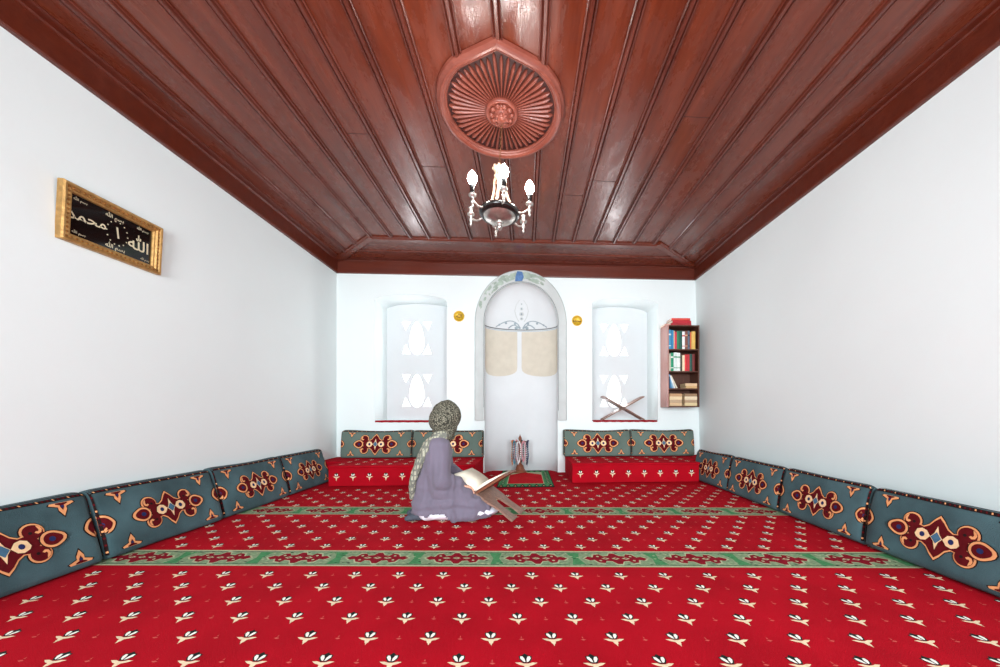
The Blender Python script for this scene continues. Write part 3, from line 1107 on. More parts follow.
# ------------------------------------------------------------------ carpet-covered benches
def bench(name, x0, x1, y0, label, step=None):
    root = thing(name, label, 'bench', ((x0 + x1) / 2, YB - .01, 0))
    w, d = x1 - x0, YB - .01 - y0
    mb = MB()
    # plan: full depth between the rows of side cushions, a shallower return reaching the side wall
    e0, e1 = step
    plan = [(-w / 2, -d), (w / 2, -d), (w / 2, -.44), (w / 2 + e1, -.44), (w / 2 + e1, 0), (-w / 2 - e0, 0), (-w / 2 - e0, -.44), (-w / 2, -.44)]
    plan = [p for i, p in enumerate(plan) if not any(abs(p[0] - q[0]) + abs(p[1] - q[1]) < 1e-6 for q in plan[:i])]

    def slab(z0, z1, g, r):
        pl = [(x + (g if x > 0 else -g), y - (g if y < -.5 else 0)) for x, y in plan]
        bm = bmesh.new()
        lo = [bm.verts.new((x, y, z0)) for x, y in pl]
        f = bm.faces.new(lo)
        ex = bmesh.ops.extrude_face_region(bm, geom=[f])
        for v in ex['geom']:
            if isinstance(v, bmesh.types.BMVert):
                v.co.z = z1
        bmesh.ops.recalc_face_normals(bm, faces=bm.faces[:])
        bmesh.ops.bevel(bm, geom=bm.edges[:], offset=r, segments=3, affect='EDGES', profile=.5)
        mb.bm(bm, 'carpet', None, False)

    slab(.003, BT - .022, 0, .010)
    mb.build('base', root)
    mb = MB()
    slab(BT - .024, BT, .008, .009)
    n = int(w / .165)
    for k in range(n):                            # tulips on the front, upright
        x = -w / 2 + w * (k + .5) / n
        f = lambda u, v, x=x: Vector((x + u, -d - .0012, .105 + v))
        g = lambda u, v, x=x: Vector((x + u, -d - .0020, .105 + v))
        mb2 = MB()
        tul(mb2, f, g)
        o = len(mb.v)
        for vv in mb2.v:
            mb.v.append(vv)
        for ff, mi in zip(mb2.f, mb2.mi):
            mb.f.append([o + q for q in ff])
            mb.mi.append(mb.m(mb2.mats[mi]))
            mb.sm.append(False)
        for r_ in range(3):                        # and on the seat
            f = lambda u, v, x=x: Vector((x + u, -d + .10 + r_ * .17 + v, BT + .0006))
            g = lambda u, v, x=x: Vector((x + u, -d + .10 + r_ * .17 + v, BT + .0012))
            mb2 = MB()
            tul(mb2, f, g)
            o = len(mb.v)
            mb.v += mb2.v
            for ff, mi in zip(mb2.f, mb2.mi):
                mb.f.append([o + q for q in ff])
                mb.mi.append(mb.m(mb2.mats[mi]))
                mb.sm.append(False)
    mb.build('seat_carpet', root, fixn=False)
    return root


def tul(mb, f, g):
    mb.drape([(-.036, .004), (-.022, -.006), (-.009, -.010), (-.006, -.022), (.006, -.022), (.009, -.010), (.022, -.006), (.036, .004), (.020, .005), (.006, .0), (-.006, .0), (-.020, .005)], f, 'cream', 1)
    mb.drape([(-.010, .003), (.010, .003), (.020, .018), (.021, .034), (.010, .036), (0, .046), (-.010, .036), (-.021, .034), (-.020, .018)], f, 'dark_yarn', 1)
    for s in (-1, 1):
        mb.drape([(s * .002, .006), (s * .009, .009), (s * .017, .022), (s * .016, .032), (s * .008, .031), (s * .003, .020)], g, 'white_yarn', 1)
    mb.drape([(-.006, -.022), (.006, -.022), (.0, -.045)], f, 'cream', 1)


bench('carpeted_bench', -2.10, -.545, 3.74, 'low bench covered in red tulip carpet behind the kneeling woman', (.30, 0))
bench('carpeted_bench', .53, 1.99, 3.79, 'low bench covered in red tulip carpet below the bookcase', (0, .34))

# ------------------------------------------------------------------ window ledge runners and the empty book stand
for n, (a, b) in enumerate(WINS):
    mb = MB()
    x0, x1 = a + .012, b - .012
    nx = 30
    vs, fs = [], []
    for i in range(nx + 1):
        x = x0 + (x1 - x0) * i / nx
        w = .004 * math.sin(i * 1.7 + n)
        for y, z in ((YB + .33, .686), (YB + .02, .690), (YB - .006, .689), (YB - .012 + w * .4, .678), (YB - .011 + w * .4, .666 + w * .5), (YB - .007, .666 + w * .5),
                     (YB - .006, .674), (YB + .02, .6835), (YB + .33, .683)):
            vs.append((x, y, z))
    k = 9
    fs = [(i * k + j, (i + 1) * k + j, (i + 1) * k + (j + 1) % k, i * k + (j + 1) % k) for i in range(nx) for j in range(k)]
    fs += [tuple(range(k)), tuple(nx * k + j for j in range(k - 1, -1, -1))]
    mb.add(vs, fs, 'runner')
    tag(mb.build('ledge_runner'), ['red carpet runner on the window ledge behind the woman\'s head', 'red carpet runner on the window ledge under the empty book stand'][n], 'runner')


def plank(mb, hinge, axis, down, w, lu, ld, th, key, slit):
    """folding book stand board: solid rest above the hinge, two-footed leg below (slit = gap between feet)"""
    axis, down = Vector(axis).normalized(), Vector(down).normalized()
    nrm = axis.cross(down).normalized()
    B = Matrix((axis, down, nrm)).transposed().to_4x4()
    T = Matrix.Translation(hinge) @ B
    h = w / 2
    g = slit / 2
    out = [(-h, -lu * .94), (-h * .85, -lu), (-h * .3, -lu), (0, -lu * 1.015), (h * .3, -lu), (h * .85, -lu), (h, -lu * .94), (h, ld * .35), (h * .86, ld * .6), (h * .95, ld),
           (g * 1.0, ld), (g * 1.2, ld * .75), (g * .9, ld * .45), (0, ld * .30), (-g * .9, ld * .45), (-g * 1.2, ld * .75), (-g * 1.0, ld), (-h * .95, ld), (-h * .86, ld * .6), (-h, ld * .35)]
    n = len(out)
    tr = tessellate_polygon([[Vector((p[0], p[1], 0)) for p in out]])
    vs = [(p[0], p[1], -th / 2) for p in out] + [(p[0], p[1], th / 2) for p in out]
    fs = [tuple(t) for t in tr] + [tuple(i + n for i in reversed(t)) for t in tr] + [(i, (i + 1) % n, (i + 1) % n + n, i + n) for i in range(n)]
    mb.add(vs, fs, key, T)


empty_stand = thing('book_stand', 'empty crossed wooden book stand on the red window ledge', 'book stand', (1.345, YB + .15, .69))
for s in (-1, 1):
    mb = MB()
    L = math.hypot(.285, .135)
    plank(mb, (0, 0, .165), (0, 1, 0), (s * .285, 0, -.158), .20, .325, .325, .014, 'wood_grey', .06)
    mb.build('board', empty_stand)

# ------------------------------------------------------------------ reading stand with the open book
ax = Vector((.31, .95, 0)).normalized()
bx = Vector((.95, -.31, 0)).normalized()
HX = Vector((-.325, 2.70, .19))
read_stand = thing('book_stand', 'crossed wooden book stand on the carpet holding the open book', 'book stand', (HX.x, HX.y, 0))
HZ = .19
for s, key in ((1, 'wood_grey'), (-1, 'wood')):
    mb = MB()
    d = bx * (s * .29) + Vector((0, 0, -.185))
    L = d.length
    plank(mb, (0, 0, HZ), ax, d, .29, L * (.62 if s > 0 else .76), L, .016, key, .09)
    mb.build('board', read_stand)
bk = thing('open_book', 'large open book with cream pages lying on the book stand', 'book', (HX.x, HX.y, HZ))
for s in (1, -1):                                  # cover boards and page blocks follow the two rests
    up = (bx * (s * .29) + Vector((0, 0, .185))).normalized()
    nr = (bx * (-s * .185) + Vector((0, 0, .29))).normalized()
    B = Matrix((ax, up, nr)).transposed().to_4x4()
    mb = MB()
    mb.bbox(-.155, .155, .012, .232, .009, .013, 'c_maroon', .0015, B)
    mb.build('cover', bk)
    mb = MB()
    vs, fs = [], []
    n = 10
    for i in range(n + 1):
        v = .010 + .212 * i / n
        t = .014 + .020 * math.sin(PI * min(1, (i / n) * .75 + .12)) * (1 - .25 * i / n)
        for u in (-.146, .146):
            vs += [(u, v, .0135), (u, v, t + .004)]
    fs = [(4 * i + 1, 4 * i + 3, 4 * i + 7, 4 * i + 5) for i in range(n)] + [(4 * i, 4 * i + 4, 4 * i + 6, 4 * i + 2) for i in range(n)]
    fs += [(4 * i, 4 * i + 1, 4 * i + 5, 4 * i + 4) for i in range(n)] + [(4 * i + 2, 4 * i + 6, 4 * i + 7, 4 * i + 3) for i in range(n)]
    fs += [(0, 2, 3, 1), (4 * n, 4 * n + 1, 4 * n + 3, 4 * n + 2)]
    mb.add(vs, fs, 'page', B, True)
    mb.build('pages', bk)

# ------------------------------------------------------------------ prayer bead stand in the niche
BSX, BSY = -.065, 4.47
bs = thing('bead_stand', 'small turned wooden stand hung with prayer beads in the niche', 'bead stand', (BSX, BSY, .0125))
mb = MB()
mb.lathe([(0, 0), (.085, 0), (.088, .012), (.07, .022), (.055, .05), (.045, .085), (.03, .10), (.014, .12)], 'wood', 20)
mb.build('base', bs)
mb = MB()
mb.lathe([(.013, .11), (.017, .16), (.011, .2), (.016, .26), (.011, .33), (.02, .385), (.02, .40)], 'wood', 12)
mb.build('post', bs)
mb = MB()
mb.lathe([(0, .386), (.03, .386), (.034, .396), (.03, .406), (0, .406)], 'wood', 16)
for k in range(10):
    a = 2 * PI * k / 10 + .15
    mb.tube([(0.02 * math.cos(a), .02 * math.sin(a), .396), (.108 * math.cos(a), .108 * math.sin(a), .400), (.118 * math.cos(a), .118 * math.sin(a), .414)], [.006, .005, .006], 'wood', 8)
mb.build('peg_ring', bs)
mb = MB()
mb.lathe([(.02, .40), (.012, .415), (.024, .432), (.022, .45), (.008, .475), (.003, .492), (0, .495)], 'wood', 14)
mb.build('finial', bs)
M['bead_0'] = mat('blue_beads', (48, 92, 140), .25, vary=.1)
M['bead_1'] = mat('white_beads', (232, 232, 232), .25, vary=.05)
M['bead_2'] = mat('navy_beads', (40, 44, 70), .25, vary=.1)
M['bead_3'] = mat('pink_beads', (214, 150, 160), .25, vary=.1)
M['bead_4'] = mat('red_beads', (160, 50, 52), .25, vary=.1)
M['bead_5'] = mat('amber_beads', (196, 120, 60), .25, vary=.1)
M['bead_6'] = mat('teal_beads', (64, 132, 150), .25, vary=.1)
bead_names = ['dark blue', 'white', 'navy', 'pink', 'red', 'amber', 'teal', 'white', 'pink', 'navy']
bead_keys = [0, 1, 2, 3, 4, 5, 6, 1, 3, 2]
bead_where = ['hanging towards the bookcase side', 'hanging at the back near the corner peg', 'hanging at the back', 'hanging behind the post', 'hanging on the far woman-facing side',
              'hanging on the woman\'s side', 'hanging outermost on the woman\'s side', 'hanging in front on the woman\'s side', 'hanging in front of the post', 'hanging in front towards the bookcase']
for k in range(10):
    a = 2 * PI * k / 10 + .15
    mb = MB()
    r0 = .104
    dx, dy = math.cos(a), math.sin(a)
    tx, ty = -dy, dx
    nb = 33
    H = .25 + .05 * ((k * 7) % 4) / 3
    for j in range(nb):
        t = 2 * PI * j / nb
        w = .026 * math.sin(t) * (1 + .2 * math.cos(t))
        z = .408 - H / 2 + H / 2 * math.cos(t)
        rr = r0 + .003 * math.cos(t * 3)
        mb.ball((dx * rr + tx * w, dy * rr + ty * w, z), (.0098 if j else .014), 'bead_%d' % bead_keys[k], 1)
    mb.tube([(dx * r0, dy * r0, .408 - H), (dx * r0, dy * r0, .408 - H - .03)], [.005, .0015], 'bead_%d' % bead_keys[k], 6)
    o = mb.build('prayer_beads')
    o.location = (BSX, BSY, .0125)
    tag(o, '%s prayer beads %s of the bead stand' % (bead_names[k], bead_where[k]), 'prayer beads', 'prayer beads on the stand')

# ------------------------------------------------------------------ gold wall medallions
for (x, z, label, txt) in [(-.862, 2.052, 'round yellow medallion on the wall above the kneeling woman', '\ufdf2'),
                           (.692, 2.015, 'round yellow medallion on the wall towards the bookcase', '\ufeaa\ufee4\ufea4\ufee3')]:
    rt = thing('wall_medallion', label, 'medallion', (x, YB, z), 0, 'round yellow medallions beside the niche')
    R = Matrix.Rotation(PI / 2, 4, 'X')
    mb = MB()
    mb.lathe([(0, .004), (.058, .004), (.060, .013), (.068, .016), (.070, .010), (.070, 0), (0, 0)], 'yellow', 40, R)
    mb.build('disc', rt)
    mb = MB()
    text_mesh(txt, .058, mb, 'yellow_d', Matrix.Translation((0, -.0065, 0)) @ R, .002)
    for k in range(16):
        a = 2 * PI * k / 16
        mb.ball((.052 * math.cos(a), -.006, .052 * math.sin(a)), .0035, 'yellow_d', 1)
    mb.build('lettering', rt, fixn=False)

# ------------------------------------------------------------------ framed calligraphy on the left wall
FW, FH = .485, .308
fr = thing('framed_calligraphy', 'gilt-framed black panel of white Arabic calligraphy on the wall above the cushions', 'picture', (XL, 2.118, 1.855), PI / 2)
# local: x towards the far wall (+Y), y towards wall, so the face looks along -y
fr.rotation_euler = (math.radians(3.0), 0, PI / 2)
mb = MB()
fp = [(0, 0), (0, -.030), (.006, -.036), (.014, -.034), (.02, -.028), (.030, -.030), (.036, -.022), (.042, -.022), (.046, -.014), (.046, 0)]
cs = [(-FW / 2, -FH / 2), (FW / 2, -FH / 2), (FW / 2, FH / 2), (-FW / 2, FH / 2)]
vs, k = [], len(fp)
for (cx_, cz_) in cs:
    sx, sz = (1 if cx_ < 0 else -1), (1 if cz_ < 0 else -1)
    for a, d in fp:
        vs.append((cx_ + sx * a, d - .004, cz_ + sz * a))
fs = [(c * k + j, ((c + 1) % 4) * k + j, ((c + 1) % 4) * k + j + 1, c * k + j + 1) for c in range(4) for j in range(k - 1)]
mb.add(vs, fs, 'gold')
for c in range(4):                                   # row of small carved buds along each side
    a, b = Vector((cs[c][0], 0, cs[c][1])), Vector((cs[(c + 1) % 4][0], 0, cs[(c + 1) % 4][1]))
    n = int((b - a).length / .022)
    inn = Vector((-(b - a).z, 0, (b - a).x)).normalized() * .0245
    for q in range(1, n):
        p = a + (b - a) * q / n + inn
        mb.ball((p.x, -.033, p.z), (.007, .004, .007), 'gold_d', 1)
mb.build('frame', fr)
mb = MB()
mb.box(-FW / 2 + .04, FW / 2 - .04, -.012, -.006, -FH / 2 + .04, FH / 2 - .04, 'black_glass')
mb.build('panel', fr)
mb = MB()
R = Matrix.Rotation(PI / 2, 4, 'X')
AT = lambda x, z, s=1.0, rot=0: Matrix.Translation((x, -.0125, z)) @ R @ Matrix.Rotation(rot, 4, 'Z')
text_mesh('\ufeaa\ufee4\ufea4\ufee3', .076, mb, 'silver_ink', AT(-.122, .008, 1, .10))
text_mesh('\ufdf2', .092, mb, 'silver_ink', AT(.128, -.02, 1, 0))
text_mesh('\u0627', .085, mb, 'silver_ink', AT(.018, 0, 1, .12))
for (x, z, s) in [(-.155, .088, .018), (.0, .085, .028), (.145, .088, .02), (-.155, -.088, .018), (.01, -.086, .030), (.165, -.088, .015)]:
    text_mesh('\ufdf2 \ufee2\ufeb4\ufe91', s, mb, 'silver_ink', AT(x, z))
for k in range(14):                                  # ring of small star dots
    a = 2 * PI * k / 14
    p = (.016 + .052 * math.cos(a), .0 + .068 * math.sin(a))
    mb.drape(circle(0, 0, .0038, 6), lambda u, v, p=p: Vector((p[0] + u, -.0127, p[1] + v)), 'silver_ink', 1)
mb.build('calligraphy', fr, fixn=False)

# ------------------------------------------------------------------ ceiling rosette
RC = (-.15, 2.205)
ros = thing('ceiling_rosette', 'round carved wooden ceiling rosette with radiating flutes above the chandelier', 'rosette', (RC[0], RC[1], ZC))


def rim(th, r):
    """round, drawn to a blunt point towards the photographer"""
    d = (th + PI / 2 + PI) % (2 * PI) - PI
    d = abs(d)
    if d > .66:
        return r
    # straight chord from the circle to the point
    rt = r + .030
    ax_, ay_, bx_, by_ = rt, 0.0, r * math.cos(.66), r * math.sin(.66)
    den = (by_ - ay_) * math.cos(d) - (bx_ - ax_) * math.sin(d)
    return (ax_ * (by_ - ay_) - ay_ * (bx_ - ax_)) / den


mb = MB()
prof = [(.338, 0), (.340, -.014), (.346, -.022), (.352, -.022), (.358, -.030), (.372, -.038), (.384, -.036), (.390, -.028), (.402, -.018), (.405, 0)]
n = 120
vs = []
for i in range(n):
    th = 2 * PI * i / n
    for r, z in prof:
        e = rim(th, r)
        vs.append((e * math.cos(th), e * math.sin(th), z))
k = len(prof)
fs = [(i * k + j, ((i + 1) % n) * k + j, ((i + 1) % n) * k + j + 1, i * k + j + 1) for i in range(n) for j in range(k - 1)]
mb.add(vs, fs, 'carving')
mb.build('rim', ros)
mb = MB()
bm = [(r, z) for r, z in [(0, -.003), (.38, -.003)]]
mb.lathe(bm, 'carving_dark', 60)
NF = 52
for i in range(NF):
    th = 2 * PI * (i + .5) / NF
    R1 = rim(th, .338) - .006 - .012 * (i % 2)
    c, s = math.cos(th), math.sin(th)
    T = Matrix(((c, -s, 0, 0), (s, c, 0, 0), (0, 0, 1, 0), (0, 0, 0, 1)))
    secs = [(.085, .0040, .022), (.16, .0065, .024), (.24, .0088, .026), (R1 - .045, .0105, .026), (R1 - .022, .0100, .024), (R1, .003, .012)]
    vs = []
    for r, w, h in secs:
        vs += [(r, -w, -.003), (r, -w * .8, -h * .7), (r, -w * .25, -h), (r, w * .25, -h), (r, w * .8, -h * .7), (r, w, -.003)]
    fs = [(a * 6 + j, a * 6 + j + 1, (a + 1) * 6 + j + 1, (a + 1) * 6 + j) for a in range(len(secs) - 1) for j in range(5)]
    fs += [tuple(range(6)), tuple((len(secs) - 1) * 6 + j for j in range(5, -1, -1))]
    mb.add(vs, fs, 'carving', T)
mb.build('fluted_disc', ros)
mb = MB()
mb.lathe([(.1, -.004), (.104, -.03), (.098, -.042), (.086, -.042), (.078, -.030), (.06, -.034), (.045, -.055), (.03, -.075), (.014, -.082), (0, -.082)], 'carving', 32)
for q in range(10):
    a = 2 * PI * q / 10
    mb.ball((.064 * math.cos(a), .064 * math.sin(a), -.04), (.017, .017, .014), 'carving', 2)
for q in range(7):
    a = 2 * PI * q / 7 + .2
    mb.ball((.034 * math.cos(a), .034 * math.sin(a), -.066), (.013, .013, .012), 'carving', 2)
mb.build('boss', ros)

# ------------------------------------------------------------------ chandelier
CX, CY, CZ = -.165, 2.215, 2.085
ch = thing('chandelier', 'metal chandelier with glowing candle bulbs hanging from the ceiling rosette', 'chandelier', (CX, CY, CZ))
mb = MB()
zt, zb = ZC - .082 - CZ, .315
nl = 16
for i in range(nl):                                   # chain links, alternately turned
    z = zb + (zt - zb) * (i + .5) / nl
    lz = (zt - zb) / nl * .62
    x = (RC[0] - CX) * ((z - zb) / (zt - zb))
    pts = []
    for q in range(13):
        a = 2 * PI * q / 12
        e = (.006 * math.cos(a), lz * math.sin(a))
        pts.append((x + e[0], 0, z + e[1]) if i % 2 else (x, e[0], z + e[1]))
    mb.tube(pts, .0016, 'brass', 6, None, False)
mb.build('chain', ch)
mb = MB()
mb.lathe([(0, .32), (.008, .315), (.02, .305), (.038, .297), (.042, .286), (.032, .275), (.024, .262), (.028, .25), (.036, .243), (.028, .232), (.016, .22), (.02, .20), (.012, .18), (0, .175)], 'ivory', 24)
for q in range(8):
    a = 2 * PI * q / 8
    mb.ball((.038 * math.cos(a), .038 * math.sin(a), .294), (.011, .011, .013), 'ivory', 1)
mb.build('crown', ch)
for q in range(3):                                    # ivory scrolled straps from crown to bowl
    a = 2 * PI * q / 3 + .45
    c, s = math.cos(a), math.sin(a)
    mb = MB()
    P = [(.026, .25), (.038, .23), (.042, .20), (.046, .16), (.058, .12), (.078, .08), (.098, .05), (.112, .03), (.118, .012)]
    mb.tube([(r * c, r * s, z) for r, z in P], [.008, .010, .008, .008, .008, .009, .010, .009, .006], 'ivory', 8)
    sp = [(.112 - .018 * math.cos(t) * (1 - t / 9), .045 + .018 * math.sin(t) * (1 - t / 9)) for t in [k * .5 for k in range(14)]]
    mb.tube([(r * c, r * s, z) for r, z in sp], .005, 'ivory', 6)
    mb.build('strap', ch)
mb = MB()
mb.lathe([(.112, .012), (.122, .016), (.131, .010), (.133, -.002), (.128, -.012), (.116, -.018), (.106, -.022), (.104, -.012), (.108, .0), (.112, .012)], 'black_metal', 48)
mb.build('bowl_rim', ch)
mb = MB()
mb.lathe([(.108, -.014), (.098, -.028), (.078, -.042), (.05, -.052), (.026, -.057), (0, -.058)], 'steel', 40)
mb.lathe([(.108, -.012), (.09, -.006), (0, -.004)], 'steel', 40)
mb.build('bowl', ch)
mb = MB()
mb.lathe([(.026, -.056), (.03, -.062), (.022, -.070), (.014, -.076), (.02, -.086), (.014, -.098), (.005, -.108), (0, -.112)], 'steel', 20)
mb.build('finial', ch)
for q in range(6):
    a = -PI / 2 + .20 + 2 * PI * q / 6
    c, s = math.cos(a), math.sin(a)
    RA = .205
    mb = MB()
    mb.tube([(r * c, r * s, z) for r, z in [(.124, -.006), (.14, -.016), (.16, -.020), (.18, -.012), (RA, .004)]], [.007, .006, .006, .006, .007], 'steel', 8)
    T = Matrix.Translation((RA * c, RA * s, 0))
    mb.lathe([(0, -.052), (.005, -.048), (.011, -.036), (.006, -.026), (.012, -.016), (.014, -.004), (.008, .006), (.013, .018), (.024, .026), (.025, .032), (.012, .034)], 'steel', 16, T)
    arm = mb.build('arm', ch)
    mb = MB()
    hz = .085 if q in (0, 1, 5) else .07
    mb.lathe([(.0, .032), (.014, .034), (.016, .045), (.0145, .05), (.0145, hz - .006), (.017, hz - .003), (.017, hz), (0, hz)], 'black_metal' if q in (0, 1, 5) else 'steel', 16, T)
    mb.build('candle_holder', arm)
    if q in (0, 1, 5):                                  # the three lit bulbs
        mb = MB()
        mb.lathe([(.010, hz), (.015, hz + .010), (.025, hz + .030), (.0285, hz + .048), (.024, hz + .066), (.012, hz + .084), (.004, hz + .094), (0, hz + .096)], 'bulb', 20, T)
        mb.build('bulb', arm)['label'] = 'glowing white candle bulb'

# ------------------------------------------------------------------ bookcase and its books
SX0, SX1, SY0, SZ0, SZ1 = 1.822, 2.240, 4.262, .862, 1.915
bc = thing('bookcase', 'narrow brown wall bookcase with four shelves in the corner', 'bookcase', ((SX0 + SX1) / 2, YB, SZ0))
TB = Matrix.Translation((-(SX0 + SX1) / 2, -YB, -SZ0))
th = .016
for x, key in ((SX0, 'shelf_side'), (SX1 - th, 'wood_dark')):
    mb = MB()
    mb.bbox(x, x + th, SY0, YB - .003, SZ0, SZ1, key, .002, TB)
    mb.build('side_panel', bc)
mb = MB()
mb.box(SX0 + th, SX1 - th, YB - .010, YB - .003, SZ0, SZ1, 'wood_dark', TB)
mb.build('back_panel', bc)
shelves = [SZ0, 1.088, 1.310, 1.592, SZ1 - th]
for z in shelves:
    mb = MB()
    mb.bbox(SX0 + th, SX1 - th, SY0 + .002, YB - .010, z, z + th, 'wood_dark', .002, TB)
    mb.build('shelf', bc)


def bkmat(rgb):
    key = 'bk_%d_%d_%d' % rgb
    if key not in M:
        M[key] = mat('cloth_cover_%d_%d_%d' % rgb, rgb, .6, vary=.1, vscale=25)
    return key


def book(w, h, d, rgb, loc, label, lean=0.0, flat_=False, rz=0.0, old=False, group=None, band=None):
    """upright book: spine faces -y; w thickness, h height, d depth. flat_: lies with its spine to the front"""
    root = thing('book', label, 'book', loc, 0, group)
    root.rotation_euler = (0, lean, rz)
    k = bkmat(rgb)
    T = Matrix.Rotation(PI / 2, 4, 'Y') @ Matrix.Identity(4) if flat_ else Matrix.Identity(4)
    if flat_:
        T = Matrix.Translation((-h / 2, 0, w)) @ Matrix.Rotation(PI / 2, 4, 'Y')
    mb = MB()
    c = .003
    mb.bbox(0, c, 0, d, 0, h, k, .001, T, 1)
    mb.bbox(w - c, w, 0, d, 0, h, k, .001, T, 1)
    sp = [(w * j / 6, -.004 * math.sin(PI * j / 6)) for j in range(7)]
    vs = [(x, y, z) for x, y in sp for z in (0, h)] + [(w, .004, 0), (w, .004, h), (0, .004, 0), (0, .004, h)]
    fs = [(2 * j, 2 * j + 1, 2 * j + 3, 2 * j + 2) for j in range(6)] + [(12, 13, 15, 14), (14, 15, 17, 16), (16, 17, 1, 0), (0, 2, 4, 6, 8, 10, 12, 14, 16), (17, 15, 13, 11, 9, 7, 5, 3, 1)]
    mb.add(vs, fs, k, T)
    if band:
        kb = bkmat(band)
        for z0, z1 in ((.16, .20), (.72, .80)):
            vs = [(x, y - .0008, z) for x, y in sp for z in (h * z0, h * z1)]
            mb.add(vs, [(2 * j, 2 * j + 1, 2 * j + 3, 2 * j + 2) for j in range(6)], kb, T)
    mb.build('cover', root)
    mb = MB()
    mb.box(c, w - c, .004, d - .004, .003, h - .003, 'page_old' if old else 'page', T)
    mb.build('pages', root)
    return root


G = 'books standing on the top shelf'
x = SX0 + th + .004
zt = shelves[3] + th + .0005
row = [(.037, .250, (70, 150, 190), 'wide sky blue book at the pinkish side of the top shelf', (220, 230, 235)),
       (.030, .245, (40, 130, 175), 'blue book second from the pinkish side on the top shelf', None),
       (.012, .240, (236, 210, 170), 'thin cream book beside the blue books on the top shelf', None),
       (.028, .225, (206, 50, 72), 'red book between cream and green books on the top shelf', None),
       (.036, .236, (44, 120, 84), 'mid green book beside the red one on the top shelf', None),
       (.034, .238, (18, 84, 70), 'dark bottle green book on the top shelf', None),
       (.036, .230, (240, 240, 240), 'white book right of the dark green one on the top shelf', (206, 90, 100)),
       (.034, .238, (124, 74, 62), 'brown book with pale spine bands on the top shelf', (216, 170, 130)),
       (.028, .238, (88, 108, 128), 'slate blue book with dark spine on the top shelf', (40, 40, 50)),
       (.016, .220, (220, 110, 60), 'thin orange book beside the yellow one on the top shelf', None),
       (.050, .230, (222, 184, 96), 'wide yellow book at the wall end of the top shelf', None)]
for w, h, rgb, lab, bnd in row:
    book(w, h, .16, rgb, (x, SY0 + .02 + rnd.uniform(0, .012), zt), lab, group=G, band=bnd)
    x += w + .0012
G = 'books standing on the second shelf'
x = SX0 + th + .012
zt = shelves[2] + th + .0005
row = [(.022, .225, (196, 190, 170), 'thin beige book first on the second shelf', None),
       (.038, .236, (22, 140, 100), 'bright green book on the second shelf', (230, 236, 230)),
       (.045, .240, (214, 226, 222), 'white book with green lettering on the second shelf', (90, 160, 120)),
       (.042, .238, (228, 232, 228), 'white book nearest the middle of the second shelf', (120, 170, 140)),
       (.022, .20, (60, 66, 50), 'dark olive narrow book in the middle of the second shelf', None),
       (.030, .205, (236, 216, 180), 'cream book before the red ones on the second shelf', None),
       (.032, .215, (214, 52, 56), 'scarlet book beside the cream one on the second shelf', None),
       (.030, .215, (190, 40, 50), 'crimson book beside the dark green one on the second shelf', None),
       (.034, .222, (36, 84, 74), 'dark green book at the wall end of the second shelf', None),
       (.036, .220, (110, 36, 34), 'maroon book last on the second shelf', None)]
for w, h, rgb, lab, bnd in row:
    book(w, h, .16, rgb, (x, SY0 + .02 + rnd.uniform(0, .012), zt), lab, group=G, band=bnd)
    x += w + .0012
G = 'books leaning on the third shelf'
zt = shelves[1] + th + .0005
x = SX0 + th + .006
for w, h, rgb, lab, ln in [(.018, .185, (28, 50, 70), 'dark blue book leaning at the pinkish side of the third shelf', .06),
                           (.018, .180, (50, 120, 170), 'blue book leaning against the dark blue one', -.10),
                           (.016, .178, (130, 180, 210), 'pale blue book leaning on the third shelf', -.26),
                           (.016, .178, (232, 236, 240), 'white book leaning on the third shelf', -.36),
                           (.018, .178, (222, 214, 190), 'cream book leaning most on the third shelf', -.46)]:
    book(w, h, .15, rgb, (x + (.0 if ln > 0 else .0), SY0 + .03, zt + abs(math.sin(ln)) * (w if ln > 0 else 0)), lab, lean=ln, group=G)
    x += .024 + abs(ln) * .012
G = 'books lying flat on the third shelf'
z = zt
for i, (w, h, rgb, lab) in enumerate([(.030, .150, (206, 170, 120), 'tan book lying at the bottom of the third shelf pile'), (.034, .155, (222, 190, 150), 'cream book lying on top of the third shelf pile')]):
    book(w, h, .16, rgb, (SX1 - th - .082 - .002 * i, SY0 + .02, z), lab, flat_=True, old=True, group=G)
    z += w + .0008
G = 'books lying flat on the bottom shelf'
zt = shelves[0] + th + .0005
for side, cx_ in (('pinkish', SX0 + th + .095), ('wall', SX1 - th - .090)):
    z = zt
    cols = [(206, 176, 136), (186, 160, 130), (222, 200, 160), (190, 150, 110)] if side == 'pinkish' else [(216, 196, 150), (176, 150, 120), (226, 210, 178), (150, 120, 90)]
    lbs = ['lowest', 'second lowest', 'second from top', 'topmost']
    for i, rgb in enumerate(cols):
        w = [.040, .036, .044, .036][i]
        book(w, .165 - .006 * (i % 2), .17, rgb, (cx_ + rnd.uniform(-.004, .004), SY0 + .015, z), '%s yellowed book in the pile at the %s end of the bottom shelf' % (lbs[i], 'pinkish' if side == 'pinkish' else 'wall'),
             flat_=True, old=True, group=G)
        z += w + .0008
G = 'books lying on top of the bookcase'
z = SZ1 + .0005
for i, (w, h, d, rgb, dx, rz, lab) in enumerate([(.030, .27, .19, (172, 44, 52), -.01, 0.0, 'dark red book lying lowest on top of the bookcase'),
                                                 (.036, .25, .18, (186, 36, 50), .0, .05, 'crimson book in the middle of the pile on the bookcase'),
                                                 (.028, .24, .18, (216, 70, 60), -.012, -.04, 'bright red book topmost on the bookcase')]):
    book(w, h, d, rgb, ((SX0 + SX1) / 2 - .01 + dx, SY0 + .03, z), lab, flat_=True, rz=rz, group=G)
    z += w + .0008
book(.022, .10, .15, (222, 170, 156), (SX0 + .030, SY0 + .04, SZ1 + .0005), 'small pinkish book lying beside the red pile on the bookcase', flat_=True, group=G)

